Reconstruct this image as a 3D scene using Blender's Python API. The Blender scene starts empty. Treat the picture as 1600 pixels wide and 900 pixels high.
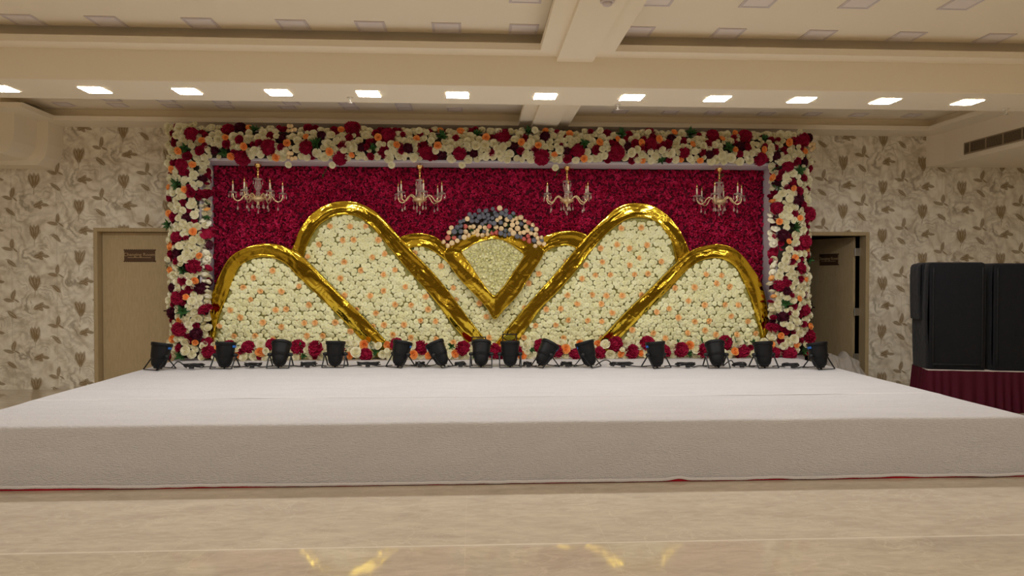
import bpy, math, random
import numpy as np
from mathutils import Matrix, Vector, Euler, noise
R_ = math.radians
PI = math.pi
C = bpy.context.scene.collection
scn = bpy.context.scene

# ------------------------------------------------------------------ camera, light, exposure
F_PX = 1120.0
cam_d = bpy.data.cameras.new('camera')
cam_d.sensor_width = 36.0
cam_d.lens = 36.0 * F_PX / 1600.0
cam_d.clip_end = 100
cam = bpy.data.objects.new('camera', cam_d)
C.objects.link(cam)
CAM_ROT = Matrix.Rotation(R_(-3.02), 3, 'Z') @ Matrix.Rotation(R_(90 - 0.92), 3, 'X') @ Matrix.Rotation(R_(0.05), 3, 'Z')
CAM_LOC = Vector((0, 0, 1.5))
cam.matrix_world = Matrix.Translation(CAM_LOC) @ CAM_ROT.to_4x4()
scn.camera = cam
scn.view_settings.view_transform = 'Standard'
scn.view_settings.look = 'None'
scn.view_settings.gamma = 1.0
scn.view_settings.use_curve_mapping = False
scn.view_settings.exposure = 0.0
scn.cycles.diffuse_bounces = 8
scn.cycles.max_bounces = 14
world = bpy.data.worlds.new('world')
scn.world = world
world.use_nodes = True
world.node_tree.nodes['Background'].inputs[0].default_value = (0.9, 0.85, 0.8, 1)
world.node_tree.nodes['Background'].inputs[1].default_value = 0.02
LAMP_STRENGTH = 98.0        # the twelve lit ceiling panels
HALL_STRENGTH = 18.0         # lit panels over the seating half of the hall, behind the camera


def P(px, py, X=None, Y=None, Z=None):
    """the point of a real plane (x, y or z given) seen at a pixel of the photograph"""
    d = CAM_ROT @ Vector(((px - 800) / F_PX, (450 - py) / F_PX, -1))
    if Y is not None: t = (Y - CAM_LOC.y) / d.y
    elif Z is not None: t = (Z - CAM_LOC.z) / d.z
    else: t = (X - CAM_LOC.x) / d.x
    return CAM_LOC + d * t


# ------------------------------------------------------------------ materials
def srgb(r, g, b):
    f = lambda c: (c / 255 / 12.92) if c / 255 <= 0.04045 else ((c / 255 + 0.055) / 1.055) ** 2.4
    return (f(r), f(g), f(b), 1)


class NT:
    def __init__(s, tree): s.t = tree; s.n = tree.nodes; s.l = tree.links
    def new(s, typ, **kw):
        n = s.n.new(typ)
        for k, v in kw.items(): setattr(n, k, v)
        return n
    def put(s, sock, v):
        if hasattr(v, 'is_output') or hasattr(v, 'links'): s.l.new(v, sock)
        else: sock.default_value = v
    def m(s, op, a, b=None, c=None, clamp=False):
        n = s.n.new('ShaderNodeMath'); n.operation = op; n.use_clamp = clamp
        for i, v in enumerate((a, b, c)):
            if v is not None: s.put(n.inputs[i], v)
        return n.outputs[0]
    def mix(s, f, a, b, blend='MIX'):
        n = s.n.new('ShaderNodeMix'); n.data_type = 'RGBA'; n.blend_type = blend
        s.put(n.inputs[0], f); s.put(n.inputs[6], a); s.put(n.inputs[7], b)
        return n.outputs[2]
    def noise(s, vec, scale, detail=3, rough=0.5, dist=0.0):
        n = s.n.new('ShaderNodeTexNoise')
        if vec is not None: s.l.new(vec, n.inputs['Vector'])
        n.inputs['Scale'].default_value = scale; n.inputs['Detail'].default_value = detail
        n.inputs['Roughness'].default_value = rough; n.inputs['Distortion'].default_value = dist
        return n
    def ramp(s, f, stops):
        n = s.n.new('ShaderNodeValToRGB'); s.l.new(f, n.inputs[0])
        e = n.color_ramp.elements
        while len(e) < len(stops): e.new(0.5)
        for i, (p, c) in enumerate(stops): e[i].position = p; e[i].color = c
        return n.outputs[0]
    def coords(s, scale=(1, 1, 1)):
        tc = s.new('ShaderNodeTexCoord'); mp = s.new('ShaderNodeMapping')
        mp.inputs['Scale'].default_value = scale
        s.l.new(tc.outputs['Object'], mp.inputs[0])
        return mp.outputs[0]
    def bump(s, h, strength, dist=0.01):
        n = s.new('ShaderNodeBump'); n.inputs['Strength'].default_value = strength
        n.inputs['Distance'].default_value = dist; s.l.new(h, n.inputs['Height'])
        return n.outputs[0]


def mat(name, col, rough=0.6, metal=0.0, spec=0.5, var=0.0, vscale=8.0, bump=0.0, bscale=40.0, bdist=0.01,
        bstretch=(1, 1, 1), sheen=0.0, trans=0.0, emit=None, col2=None, coat=0.0, ior=None, sss=0.0):
    m = bpy.data.materials.new(name); m.use_nodes = True
    nt = NT(m.node_tree); b = m.node_tree.nodes['Principled BSDF']
    b.inputs['Base Color'].default_value = col
    b.inputs['Roughness'].default_value = rough
    b.inputs['Metallic'].default_value = metal
    b.inputs['Specular IOR Level'].default_value = spec
    b.inputs['Sheen Weight'].default_value = sheen
    b.inputs['Transmission Weight'].default_value = trans
    b.inputs['Coat Weight'].default_value = coat
    if ior: b.inputs['IOR'].default_value = ior
    if emit:
        b.inputs['Emission Color'].default_value = emit[0]; b.inputs['Emission Strength'].default_value = emit[1]
    if var or col2:
        v = nt.coords()
        nz = nt.noise(v, vscale, 4)
        c2 = col2 or tuple(c * (1 - var) for c in col[:3]) + (1,)
        c = nt.ramp(nz.outputs[0], [(0.35, c2), (0.65, col)])
        nt.l.new(c, b.inputs['Base Color'])
    if bump:
        v = nt.coords(bstretch)
        nz = nt.noise(v, bscale, 4, 0.6)
        nt.l.new(nt.bump(nz.outputs[0], bump, bdist), b.inputs['Normal'])
    return m


def wallpaper():
    m = bpy.data.materials.new('marbled_flower_wallpaper'); m.use_nodes = True
    nt = NT(m.node_tree); b = m.node_tree.nodes['Principled BSDF']
    tc = nt.new('ShaderNodeTexCoord')
    p0 = P(53, 283, Y=YW); p1 = P(123, 243, Y=YW); p2 = P(53, 363, Y=YW)
    CW = p1.x - p0.x; PZ = p0.z - p2.z
    zu = 0.08 / 360 * 0 + PZ / 360.0             # metres per unit of the motif sketch (360 units = one repeat)
    # a small organic wobble
    nz = nt.noise(tc.outputs['Object'], 6.0, 3)
    sub = nt.new('ShaderNodeVectorMath', operation='SUBTRACT'); nt.l.new(nz.outputs['Color'], sub.inputs[0]); sub.inputs[1].default_value = (.5, .5, .5)
    scl = nt.new('ShaderNodeVectorMath', operation='SCALE'); nt.l.new(sub.outputs[0], scl.inputs[0]); scl.inputs['Scale'].default_value = 0.045
    add = nt.new('ShaderNodeVectorMath', operation='ADD'); nt.l.new(tc.outputs['Object'], add.inputs[0]); nt.l.new(scl.outputs[0], add.inputs[1])
    sp = nt.new('ShaderNodeSeparateXYZ'); nt.l.new(add.outputs[0], sp.inputs[0])
    x, z = nt.m('ADD', sp.outputs[0], nt.m('SUBTRACT', sp.outputs[1], YW)), sp.outputs[2]

    def local(cx, cz):
        """cell coordinates about a motif point; cx, cz in sketch units from the tulip's middle"""
        X = nt.m('DIVIDE', nt.m('SUBTRACT', x, p0.x + cx * zu), CW)
        X = nt.m('ADD', X, 0.5)
        col = nt.m('FLOOR', X)
        dx = nt.m('MULTIPLY', nt.m('SUBTRACT', nt.m('SUBTRACT', X, col), 0.5), CW / zu)
        Zc = nt.m('DIVIDE', nt.m('SUBTRACT', z, p0.z - cz * zu), PZ)
        Zc = nt.m('ADD', Zc, nt.m('MULTIPLY_ADD', col, 0.5, 0.5))
        dz = nt.m('MULTIPLY', nt.m('SUBTRACT', nt.m('FRACT', Zc), 0.5), PZ / zu)
        return dx, dz

    def petal(dx, dz, ox, oz, ang, ln, wd):
        """a pointed leaf from (ox, oz) sketch units, along ang degrees from +x (z up)"""
        c, s = math.cos(R_(ang)), math.sin(R_(ang))
        a = nt.m('SUBTRACT', dx, ox); q = nt.m('SUBTRACT', dz, oz)
        u = nt.m('ADD', nt.m('MULTIPLY', a, c / ln), nt.m('MULTIPLY', q, s / ln))     # -1..1 along
        v = nt.m('ADD', nt.m('MULTIPLY', a, -s / wd), nt.m('MULTIPLY', q, c / wd))
        edge = nt.m('SUBTRACT', 1.0, nt.m('MULTIPLY', u, u))
        d = nt.m('SUBTRACT', edge, nt.m('ABSOLUTE', v))
        mask = nt.m('MULTIPLY', d, 2.6, clamp=True)
        vein = nt.m('MULTIPLY', nt.m('ABSOLUTE', nt.m('SINE', nt.m('MULTIPLY', v, 5.0))), 0.45)
        vein = nt.m('ADD', vein, 0.52)
        return nt.m('MULTIPLY', mask, vein)

    masks = []
    G_ = 1.3
    L = local(0, 0)     # tulip
    for a in ((-15, 4, 104, 60, 25), (0, 2, 91, 62, 24), (16, 4, 77, 60, 25), (2, -20, 88, 42, 26)):
        masks.append(petal(*L, *a))
    masks.append(nt.m('MULTIPLY', petal(*L, -1, -68, 84, 40, 5), 0.6))
    L = local(30, 165)   # open bloom
    for a in ((-2, 0, 18, 36, 20), (4, 8, 46, 28, 14), (2, -12, -38, 24, 13), (42, -2, -8, 24, 11)):
        masks.append(petal(*L, a[0], a[1], a[2], a[3] * G_, a[4] * G_))
    L = local(-165 + 5, 105)  # bud pair
    for a in ((10, 22, 80, 36, 15), (-24, -14, -12, 34, 13), (30, -20, -35, 22, 6)):
        masks.append(petal(*L, a[0], a[1], a[2], a[3] * G_, a[4] * G_))
    L = local(-160, 218)  # lone leaf
    masks.append(petal(*L, 0, 0, -38, 38 * G_, 16 * G_))
    masks.append(nt.m('MULTIPLY', petal(*L, -30, 24, 10, 22, 5), 0.6))
    tot = masks[0]
    for k in masks[1:]: tot = nt.m('MAXIMUM', tot, k)

    # a wider warp for the ribbons
    nzw = nt.noise(tc.outputs['Object'], 4.2, 3, 0.55)
    sb2 = nt.new('ShaderNodeVectorMath', operation='SUBTRACT'); nt.l.new(nzw.outputs['Color'], sb2.inputs[0]); sb2.inputs[1].default_value = (.5, .5, .5)
    sc2 = nt.new('ShaderNodeVectorMath', operation='SCALE'); nt.l.new(sb2.outputs[0], sc2.inputs[0]); sc2.inputs['Scale'].default_value = 0.34
    ad2 = nt.new('ShaderNodeVectorMath', operation='ADD'); nt.l.new(tc.outputs['Object'], ad2.inputs[0]); nt.l.new(sc2.outputs[0], ad2.inputs[1])
    sp2 = nt.new('ShaderNodeSeparateXYZ'); nt.l.new(ad2.outputs[0], sp2.inputs[0])
    x, z = nt.m('ADD', sp2.outputs[0], nt.m('SUBTRACT', sp2.outputs[1], YW)), sp2.outputs[2]

    def swirl(cx, cz, freq, ph, reach, dirx, dirz):
        """ribbons that curl round a point, strongest on one side"""
        dx, dz = local(cx, cz)
        r = nt.m('SQRT', nt.m('ADD', nt.m('MULTIPLY', dx, dx), nt.m('MULTIPLY', dz, dz)))
        g = nt.m('ADD', nt.m('MULTIPLY', nt.m('SINE', nt.m('ADD', nt.m('MULTIPLY', r, freq), ph)), 0.5), 0.5)
        fall = nt.m('SUBTRACT', 1.0, nt.m('DIVIDE', r, reach), clamp=True)
        side = nt.m('DIVIDE', nt.m('ADD', nt.m('MULTIPLY', dx, dirx), nt.m('MULTIPLY', dz, dirz)), nt.m('ADD', r, 8.0))
        side = nt.m('MULTIPLY_ADD', side, 0.6, 0.4, clamp=True)
        return nt.m('MULTIPLY', nt.m('MULTIPLY', nt.m('POWER', g, 1.6), nt.m('SQRT', fall)), side)
    rib = swirl(-14, 150, 0.125, 1.2, 120, -1, -.2)
    rib = nt.m('MAXIMUM', rib, nt.m('MULTIPLY', swirl(60, 118, 0.2, 0.0, 110, .1, 1), .55))
    rib = nt.m('MAXIMUM', rib, nt.m('MULTIPLY', swirl(-110, 10, 0.15, 2.0, 100, .6, .6), .6))
    rib = nt.m('MAXIMUM', rib, nt.m('MULTIPLY', swirl(-90, 240, 0.17, 0.5, 100, -.5, -.8), .5))
    # marble swirls
    w = nt.new('ShaderNodeTexWave'); w.wave_type = 'BANDS'; w.bands_direction = 'DIAGONAL'
    nt.l.new(tc.outputs['Object'], w.inputs['Vector'])
    w.inputs['Scale'].default_value = 1.6; w.inputs['Distortion'].default_value = 18.0
    w.inputs['Detail'].default_value = 3; w.inputs['Detail Scale'].default_value = 1.1; w.inputs['Detail Roughness'].default_value = 0.5
    n2 = nt.noise(tc.outputs['Object'], 3.4, 3, 0.5, 2.6)
    base = nt.ramp(n2.outputs[0], [(0.34, srgb(206, 194, 174)), (0.6, srgb(246, 240, 224))])
    fine = nt.ramp(w.outputs['Fac'], [(0.0, srgb(204, 192, 170)), (0.35, srgb(240, 233, 215)), (1.0, srgb(248, 243, 229))])
    c = nt.mix(0.45, base, fine)
    c = nt.mix(nt.m('MULTIPLY', rib, 1.05, clamp=True), c, srgb(150, 137, 114))
    c = nt.mix(nt.m('MULTIPLY', tot, 0.9), c, srgb(134, 108, 62))
    # faint vertical joints between the paper widths
    sj = nt.new('ShaderNodeSeparateXYZ'); nt.l.new(tc.outputs['Object'], sj.inputs[0])
    jx = nt.m('FRACT', nt.m('DIVIDE', nt.m('SUBTRACT', nt.m('ADD', sj.outputs[0], sj.outputs[1]), p0.x + 0.28 + YW), CW))
    j = nt.m('LESS_THAN', jx, 0.012)
    c = nt.mix(nt.m('MULTIPLY', j, 0.25), c, srgb(150, 134, 110))
    nt.l.new(c, b.inputs['Base Color'])
    b.inputs['Roughness'].default_value = 0.75
    b.inputs['Specular IOR Level'].default_value = 0.25
    nt.l.new(nt.bump(w.outputs['Fac'], 0.15, 0.002), b.inputs['Normal'])
    return m


def marble_floor():
    m = bpy.data.materials.new('polished_beige_marble'); m.use_nodes = True
    nt = NT(m.node_tree); b = m.node_tree.nodes['Principled BSDF']
    v = nt.coords((1, 2.2, 1))
    n1 = nt.noise(v, 1.1, 6, 0.6, 1.2)
    n2 = nt.noise(nt.coords((1, 3, 1)), 6.0, 6, 0.7, 0.8)
    c = nt.ramp(n1.outputs[0], [(0.3, srgb(180, 166, 146)), (0.7, srgb(208, 194, 172))])
    c2 = nt.ramp(n2.outputs[0], [(0.35, srgb(176, 162, 142)), (0.62, srgb(212, 198, 176))])
    c = nt.mix(0.4, c, c2)
    # pale veins
    n3 = nt.noise(nt.coords((1, 1.6, 1)), 1.3, 5, 0.55, 1.5)
    ve = nt.m('SUBTRACT', 1, nt.m('MULTIPLY', nt.m('ABSOLUTE', nt.m('SUBTRACT', n3.outputs[0], 0.5)), 90), clamp=True)
    c = nt.mix(nt.m('MULTIPLY', ve, 0.25), c, srgb(228, 216, 194))
    # tile joints
    sp = nt.new('ShaderNodeSeparateXYZ'); tc = nt.new('ShaderNodeTexCoord'); nt.l.new(tc.outputs['Object'], sp.inputs[0])
    jy = nt.m('ABSOLUTE', nt.m('SUBTRACT', nt.m('FRACT', nt.m('DIVIDE', nt.m('SUBTRACT', sp.outputs[1], 3.985 - 0.8), 1.6)), 0.5))
    jx = nt.m('ABSOLUTE', nt.m('SUBTRACT', nt.m('FRACT', nt.m('DIVIDE', nt.m('SUBTRACT', sp.outputs[0], 0.35), 0.8)), 0.5))
    line = nt.m('MAXIMUM', nt.m('LESS_THAN', jy, 0.0055), nt.m('MULTIPLY', nt.m('LESS_THAN', jx, 0.003), 0.25))
    c = nt.mix(nt.m('MULTIPLY', line, 0.5), c, srgb(232, 221, 200))
    nt.l.new(c, b.inputs['Base Color'])
    b.inputs['Roughness'].default_value = 0.05
    b.inputs['Specular IOR Level'].default_value = 0.45
    return m


def gold_foil():
    m = bpy.data.materials.new('gold_mirror_foil'); m.use_nodes = True
    nt = NT(m.node_tree); b = m.node_tree.nodes['Principled BSDF']
    b.inputs['Base Color'].default_value = (0.76, 0.53, 0.05, 1)
    b.inputs['Metallic'].default_value = 1.0
    b.inputs['Roughness'].default_value = 0.09
    n1 = nt.noise(nt.coords((1, 1, 1)), 5.5, 2, 0.45, 1.2)
    n2 = nt.noise(nt.coords((1, 1, 1)), 22, 1, 0.4, 0.4)
    h = nt.m('ADD', nt.m('MULTIPLY', n1.outputs[0], 1.0), nt.m('MULTIPLY', n2.outputs[0], 0.05))
    nt.l.new(nt.bump(h, 0.16, 0.03), b.inputs['Normal'])
    return m


def carpet(name, col):
    m = bpy.data.materials.new(name); m.use_nodes = True
    nt = NT(m.node_tree); b = m.node_tree.nodes['Principled BSDF']
    n1 = nt.noise(nt.coords((1, 3.0, 3.0)), 35, 4, 0.65)
    n2 = nt.noise(nt.coords((0.6, 2.5, 2.5)), 3.0, 4, 0.6, 0.5)
    n3 = nt.noise(nt.coords(), 160, 2, 0.6)
    c = nt.ramp(n2.outputs[0], [(0.3, tuple(k * 0.90 for k in col[:3]) + (1,)), (0.7, col)])
    c = nt.mix(0.35, c, nt.ramp(n1.outputs[0], [(0.3, tuple(k * 0.68 for k in col[:3]) + (1,)), (0.7, col)]))
    nt.l.new(c, b.inputs['Base Color'])
    b.inputs['Roughness'].default_value = 0.95
    b.inputs['Specular IOR Level'].default_value = 0.1
    b.inputs['Sheen Weight'].default_value = 0.15
    h = nt.m('ADD', n1.outputs[0], nt.m('MULTIPLY', n3.outputs[0], 0.5))
    nt.l.new(nt.bump(h, 0.8, 0.02), b.inputs['Normal'])
    return m


def laminate(name, col, dark):
    m = bpy.data.materials.new(name); m.use_nodes = True
    nt = NT(m.node_tree); b = m.node_tree.nodes['Principled BSDF']
    n1 = nt.noise(nt.coords((14, 14, 2.0)), 4.0, 5, 0.65)
    n2 = nt.noise(nt.coords((40, 40, 12)), 5.0, 3, 0.7)
    f = nt.m('ADD', nt.m('MULTIPLY', n1.outputs[0], 0.6), nt.m('MULTIPLY', n2.outputs[0], 0.4))
    nt.l.new(nt.ramp(f, [(0.3, dark), (0.68, col)]), b.inputs['Base Color'])
    b.inputs['Roughness'].default_value = 0.55
    nt.l.new(nt.bump(f, 0.2, 0.002), b.inputs['Normal'])
    return m


YW = 9.79          # face of the wall behind the stage
ZS = 0.455         # stage top
M = {}
M['paint'] = mat('cream_ceiling_paint', srgb(243, 233, 213), 0.8, spec=0.2)
M['wallpaper'] = wallpaper()
M['floor'] = marble_floor()
M['gold'] = gold_foil()
M['carpet'] = carpet('white_pile_carpet', srgb(232, 228, 228))
M['hem'] = mat('white_hem', srgb(225, 220, 218), 0.9, bump=0.5, bscale=150)
M['red_cloth'] = mat('red_cloth', srgb(190, 24, 44), 0.9, bump=0.3, bscale=80)
M['door'] = laminate('khaki_laminate', srgb(204, 184, 146), srgb(178, 157, 118))
M['door_frame'] = laminate('tan_door_frame', srgb(192, 172, 134), srgb(172, 152, 114))
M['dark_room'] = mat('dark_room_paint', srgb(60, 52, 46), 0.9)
M['bronze'] = mat('dark_bronze_plaque', srgb(96, 70, 48), 0.45, 0.3, bump=0.8, bscale=160, bdist=0.006)
M['plaque_text'] = mat('plaque_lettering', srgb(186, 158, 116), 0.5)
M['steel'] = mat('brushed_steel', srgb(190, 186, 178), 0.35, 0.9)
M['brown_metal'] = mat('brown_metal', srgb(70, 50, 34), 0.4, 0.7)
M['lamp_lit'] = mat('lit_diffuser', (1, 1, 1, 1), 0.5, emit=((0.985, 0.995, 1.0, 1), LAMP_STRENGTH))
M['lamp_hall'] = mat('hall_diffuser', (1, 1, 1, 1), 0.5, emit=((1.0, 0.97, 0.92, 1), HALL_STRENGTH))
M['lamp_off'] = mat('unlit_diffuser', srgb(236, 228, 226), 0.4)
M['lamp_frame'] = mat('lamp_frame', srgb(212, 202, 202), 0.5)
M['lamp_rim'] = mat('lit_lamp_rim', srgb(246, 242, 236), 0.4, trans=0.5)
M['cream_rose'] = mat('cream_rose_petals', srgb(248, 246, 206), 0.7, spec=0.25, col2=srgb(240, 236, 184), vscale=9)
M['ivory_rose'] = mat('ivory_rose_petals', srgb(248, 244, 222), 0.7, spec=0.25, col2=srgb(238, 232, 200), vscale=7)
M['peach_rose'] = mat('peach_rose_petals', srgb(255, 232, 180), 0.7, spec=0.25, col2=srgb(255, 216, 154), vscale=30)
M['orange_rose'] = mat('orange_rose_petals', srgb(252, 170, 84), 0.7, spec=0.25, col2=srgb(248, 190, 120), vscale=4)
M['red_flower'] = mat('crimson_petals', srgb(240, 56, 118), 0.75, spec=0.25, col2=srgb(206, 28, 84), vscale=10)
M['crimson_peony'] = mat('crimson_peony_petals', srgb(166, 22, 62), 0.75, spec=0.2, col2=srgb(136, 12, 46), vscale=9)
M['burgundy'] = mat('burgundy_petals', srgb(88, 16, 38), 0.7, spec=0.25, col2=srgb(58, 14, 34), vscale=8)
M['slate_rose'] = mat('slate_blue_petals', srgb(132, 134, 144), 0.7, spec=0.25, col2=srgb(92, 94, 104), vscale=14)
M['coral_rose'] = mat('coral_petals', srgb(222, 128, 112), 0.7, spec=0.25, col2=srgb(200, 92, 84), vscale=14)
M['bud'] = mat('pale_peach_bud_petals', srgb(246, 218, 170), 0.7, spec=0.25)
M['leaf'] = mat('green_leaves', srgb(66, 112, 54), 0.55, spec=0.4, col2=srgb(36, 74, 34), vscale=12)
M['moss'] = mat('green_foliage_mat', srgb(176, 170, 108), 0.9, col2=srgb(140, 138, 76), vscale=30, bump=1.0, bscale=60)
M['maroon_mat'] = mat('maroon_mat', srgb(96, 10, 38), 0.95)
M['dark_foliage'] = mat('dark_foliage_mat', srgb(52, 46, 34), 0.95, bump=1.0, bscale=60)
M['white_cloth'] = mat('white_frame_cloth', srgb(214, 208, 216), 0.9, bump=0.4, bscale=20, bstretch=(1, 1, 0.3))
M['black_plastic'] = mat('black_lamp_housing', srgb(12, 12, 14), 0.5, spec=0.3, bump=0.15, bscale=300, bdist=0.002)
M['black_metal'] = mat('black_bracket_metal', srgb(24, 24, 25), 0.5, spec=0.4)
M['lens'] = mat('lamp_lens', srgb(60, 66, 74), 0.08, spec=0.8, coat=0.5)
M['amber_gel'] = mat('olive_amber_gel', srgb(150, 140, 40), 0.15, trans=0.6, ior=1.3)
M['blue'] = mat('blue_tape', srgb(24, 104, 190), 0.5)
M['rubber'] = mat('black_rubber_cable', srgb(20, 20, 21), 0.55)
M['cover'] = mat('black_cover_fabric', srgb(20, 20, 23), 0.9, spec=0.2, sheen=0.1, bump=0.5, bscale=14, bdist=0.02)
M['maroon_skirt'] = mat('maroon_satin', srgb(70, 5, 27), 0.6, spec=0.2, sheen=0.0)
M['riser_top'] = mat('riser_top_cloth', srgb(214, 200, 188), 0.9)
M['crystal'] = mat('crystal_glass', (0.97, 0.92, 0.84, 1), 0.06, trans=0.85, ior=1.5)
M['glass_arm'] = mat('champagne_glass', (0.95, 0.76, 0.46, 1), 0.2, trans=0.2, ior=1.5, metal=0.6)
M['brass'] = mat('polished_brass', (0.85, 0.56, 0.20, 1), 0.22, 1.0)
M['candle'] = mat('ivory_candle', srgb(244, 232, 206), 0.35, coat=0.5)
M['plastic_sheet'] = mat('white_plastic_sheet', srgb(196, 188, 178), 0.4, spec=0.5, trans=0.35, ior=1.1, bump=0.25, bscale=9, bdist=0.04)
M['vent'] = mat('vent_paint', srgb(170, 152, 126), 0.6)
M['vent_shade'] = mat('painted_slot_shade', srgb(40, 34, 28), 0.8)  # dark colour painted in for the shade inside the grille
M['white_plastic'] = mat('white_plastic', srgb(228, 220, 206), 0.4)


# ------------------------------------------------------------------ mesh helpers
class MB:
    def __init__(s): s.v = []; s.f = []
    def add(s, vs, fs):
        o = len(s.v); s.v += [tuple(p) for p in vs]; s.f += [tuple(i + o for i in f) for f in fs]; return s
    def box(s, x0, x1, y0, y1, z0, z1, M4=None):
        vs = [Vector(p) for p in ((x0, y0, z0), (x1, y0, z0), (x1, y1, z0), (x0, y1, z0), (x0, y0, z1), (x1, y0, z1), (x1, y1, z1), (x0, y1, z1))]
        if M4: vs = [M4 @ p for p in vs]
        return s.add(vs, [(3, 2, 1, 0), (4, 5, 6, 7), (0, 1, 5, 4), (1, 2, 6, 5), (2, 3, 7, 6), (3, 0, 4, 7)])
    def bbox(s, x0, x1, y0, y1, z0, z1, b=0.01, M4=None):
        """box with every edge chamfered"""
        X = (x0, x1); Y = (y0, y1); Z = (z0, z1)
        idx = {}; vs = []
        for i in (0, 1):
            for j in (0, 1):
                for k in (0, 1):
                    sx, sy, sz = (1 - 2 * i) * b, (1 - 2 * j) * b, (1 - 2 * k) * b
                    for a, p in enumerate(((X[i], Y[j] + sy, Z[k] + sz), (X[i] + sx, Y[j], Z[k] + sz), (X[i] + sx, Y[j] + sy, Z[k]))):
                        idx[(i, j, k, a)] = len(vs); vs.append(Vector(p))
        if M4: vs = [M4 @ p for p in vs]
        g = lambda *t: idx[t]
        fs = []
        for i in (0, 1):
            fs.append((g(i, 0, 0, 0), g(i, 1, 0, 0), g(i, 1, 1, 0), g(i, 0, 1, 0)))
            fs.append((g(0, i, 0, 1), g(1, i, 0, 1), g(1, i, 1, 1), g(0, i, 1, 1)))
            fs.append((g(0, 0, i, 2), g(1, 0, i, 2), g(1, 1, i, 2), g(0, 1, i, 2)))
            for j in (0, 1):
                fs.append((g(i, j, 0, 0), g(i, j, 1, 0), g(i, j, 1, 1), g(i, j, 0, 1)))
                fs.append((g(i, 0, j, 0), g(i, 1, j, 0), g(i, 1, j, 2), g(i, 0, j, 2)))
                fs.append((g(0, i, j, 1), g(1, i, j, 1), g(1, i, j, 2), g(0, i, j, 2)))
                for k in (0, 1): fs.append((g(i, j, k, 0), g(i, j, k, 1), g(i, j, k, 2)))
        return s.add(vs, fs)
    def tube(s, pts, r, n=8, closed=False, cap=True):
        pts = [Vector(p) for p in pts]; N = len(pts)
        rs = r if hasattr(r, '__len__') else [r] * N
        up = None; rings = []
        for i, p in enumerate(pts):
            if closed: t = pts[(i + 1) % N] - pts[i - 1]
            else: t = pts[min(i + 1, N - 1)] - pts[max(i - 1, 0)]
            if t.length < 1e-9: t = Vector((0, 0, 1))
            t.normalize()
            if up is None:
                up = Vector((0, 0, 1)) if abs(t.z) < 0.9 else Vector((1, 0, 0))
            side = t.cross(up)
            if side.length < 1e-6: side = t.orthogonal()
            side.normalize(); up = side.cross(t).normalized()
            rings.append([p + (side * math.cos(a) + up * math.sin(a)) * rs[i] for a in [2 * PI * k / n for k in range(n)]])
        vs = [q for rg in rings for q in rg]; fs = []
        for i in range(N if closed else N - 1):
            j = (i + 1) % N
            for k in range(n): fs.append((i * n + k, i * n + (k + 1) % n, j * n + (k + 1) % n, j * n + k))
        if cap and not closed:
            fs.append(tuple(range(n))[::-1]); fs.append(tuple((N - 1) * n + k for k in range(n)))
        return s.add(vs, fs)
    def lathe(s, prof, n=24, M4=None, rib=None):
        """prof: (radius, height) pairs about local z"""
        vs = []; fs = []
        for i, (r, h) in enumerate(prof):
            for k in range(n):
                rr = r * (1 + (rib(i, k) if rib else 0))
                vs.append(Vector((rr * math.cos(2 * PI * k / n), rr * math.sin(2 * PI * k / n), h)))
        for i in range(len(prof) - 1):
            for k in range(n): fs.append((i * n + k, i * n + (k + 1) % n, (i + 1) * n + (k + 1) % n, (i + 1) * n + k))
        if prof[0][0] > 1e-5: fs.append(tuple(range(n))[::-1])
        if prof[-1][0] > 1e-5: fs.append(tuple((len(prof) - 1) * n + k for k in range(n)))
        if M4: vs = [M4 @ p for p in vs]
        return s.add(vs, fs)
    def prism_xz(s, poly, y0, y1):
        n = len(poly)
        vs = [(p[0], y0, p[1]) for p in poly] + [(p[0], y1, p[1]) for p in poly]
        fs = [tuple(range(n)), tuple(range(2 * n - 1, n - 1, -1))] + [(i, (i + 1) % n, n + (i + 1) % n, n + i) for i in range(n)]
        return s.add(vs, fs)
    def prism_xy(s, poly, z0, z1):
        n = len(poly)
        vs = [(p[0], p[1], z0) for p in poly] + [(p[0], p[1], z1) for p in poly]
        fs = [tuple(range(n))[::-1], tuple(range(n, 2 * n))] + [(i, (i + 1) % n, n + (i + 1) % n, n + i) for i in range(n)]
        return s.add(vs, fs)
    def grid(s, fn, nu, nv):
        """fn(u, v) -> point, u, v in 0..1"""
        vs = [fn(i / nu, j / nv) for i in range(nu + 1) for j in range(nv + 1)]
        fs = [(i * (nv + 1) + j, (i + 1) * (nv + 1) + j, (i + 1) * (nv + 1) + j + 1, i * (nv + 1) + j + 1) for i in range(nu) for j in range(nv)]
        return s.add(vs, fs)
    def mesh(s, name, m=None, smooth=False, org=None):
        me = bpy.data.meshes.new(name)
        v = s.v
        if org is not None: v = [(p[0] - org[0], p[1] - org[1], p[2] - org[2]) for p in v]
        me.from_pydata(v, [], s.f)
        if m is not None: me.materials.append(m)
        if smooth: me.polygons.foreach_set('use_smooth', [True] * len(me.polygons))
        me.update()
        return me


def fix_normals(me):
    import bmesh
    bm = bmesh.new(); bm.from_mesh(me); bmesh.ops.recalc_face_normals(bm, faces=bm.faces); bm.to_mesh(me); bm.free()
    return me


def link(name, me, parent=None, loc=None, rot=None, scale=None):
    o = bpy.data.objects.new(name, me); C.objects.link(o)
    if parent: o.parent = parent
    if loc is not None: o.location = loc
    if rot is not None: o.rotation_euler = rot
    if scale is not None: o.scale = (scale,) * 3 if not hasattr(scale, '__len__') else scale
    return o


def org_of(o):
    p = Vector((0, 0, 0))
    while o: p = p + o.location; o = o.parent
    return p


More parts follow.
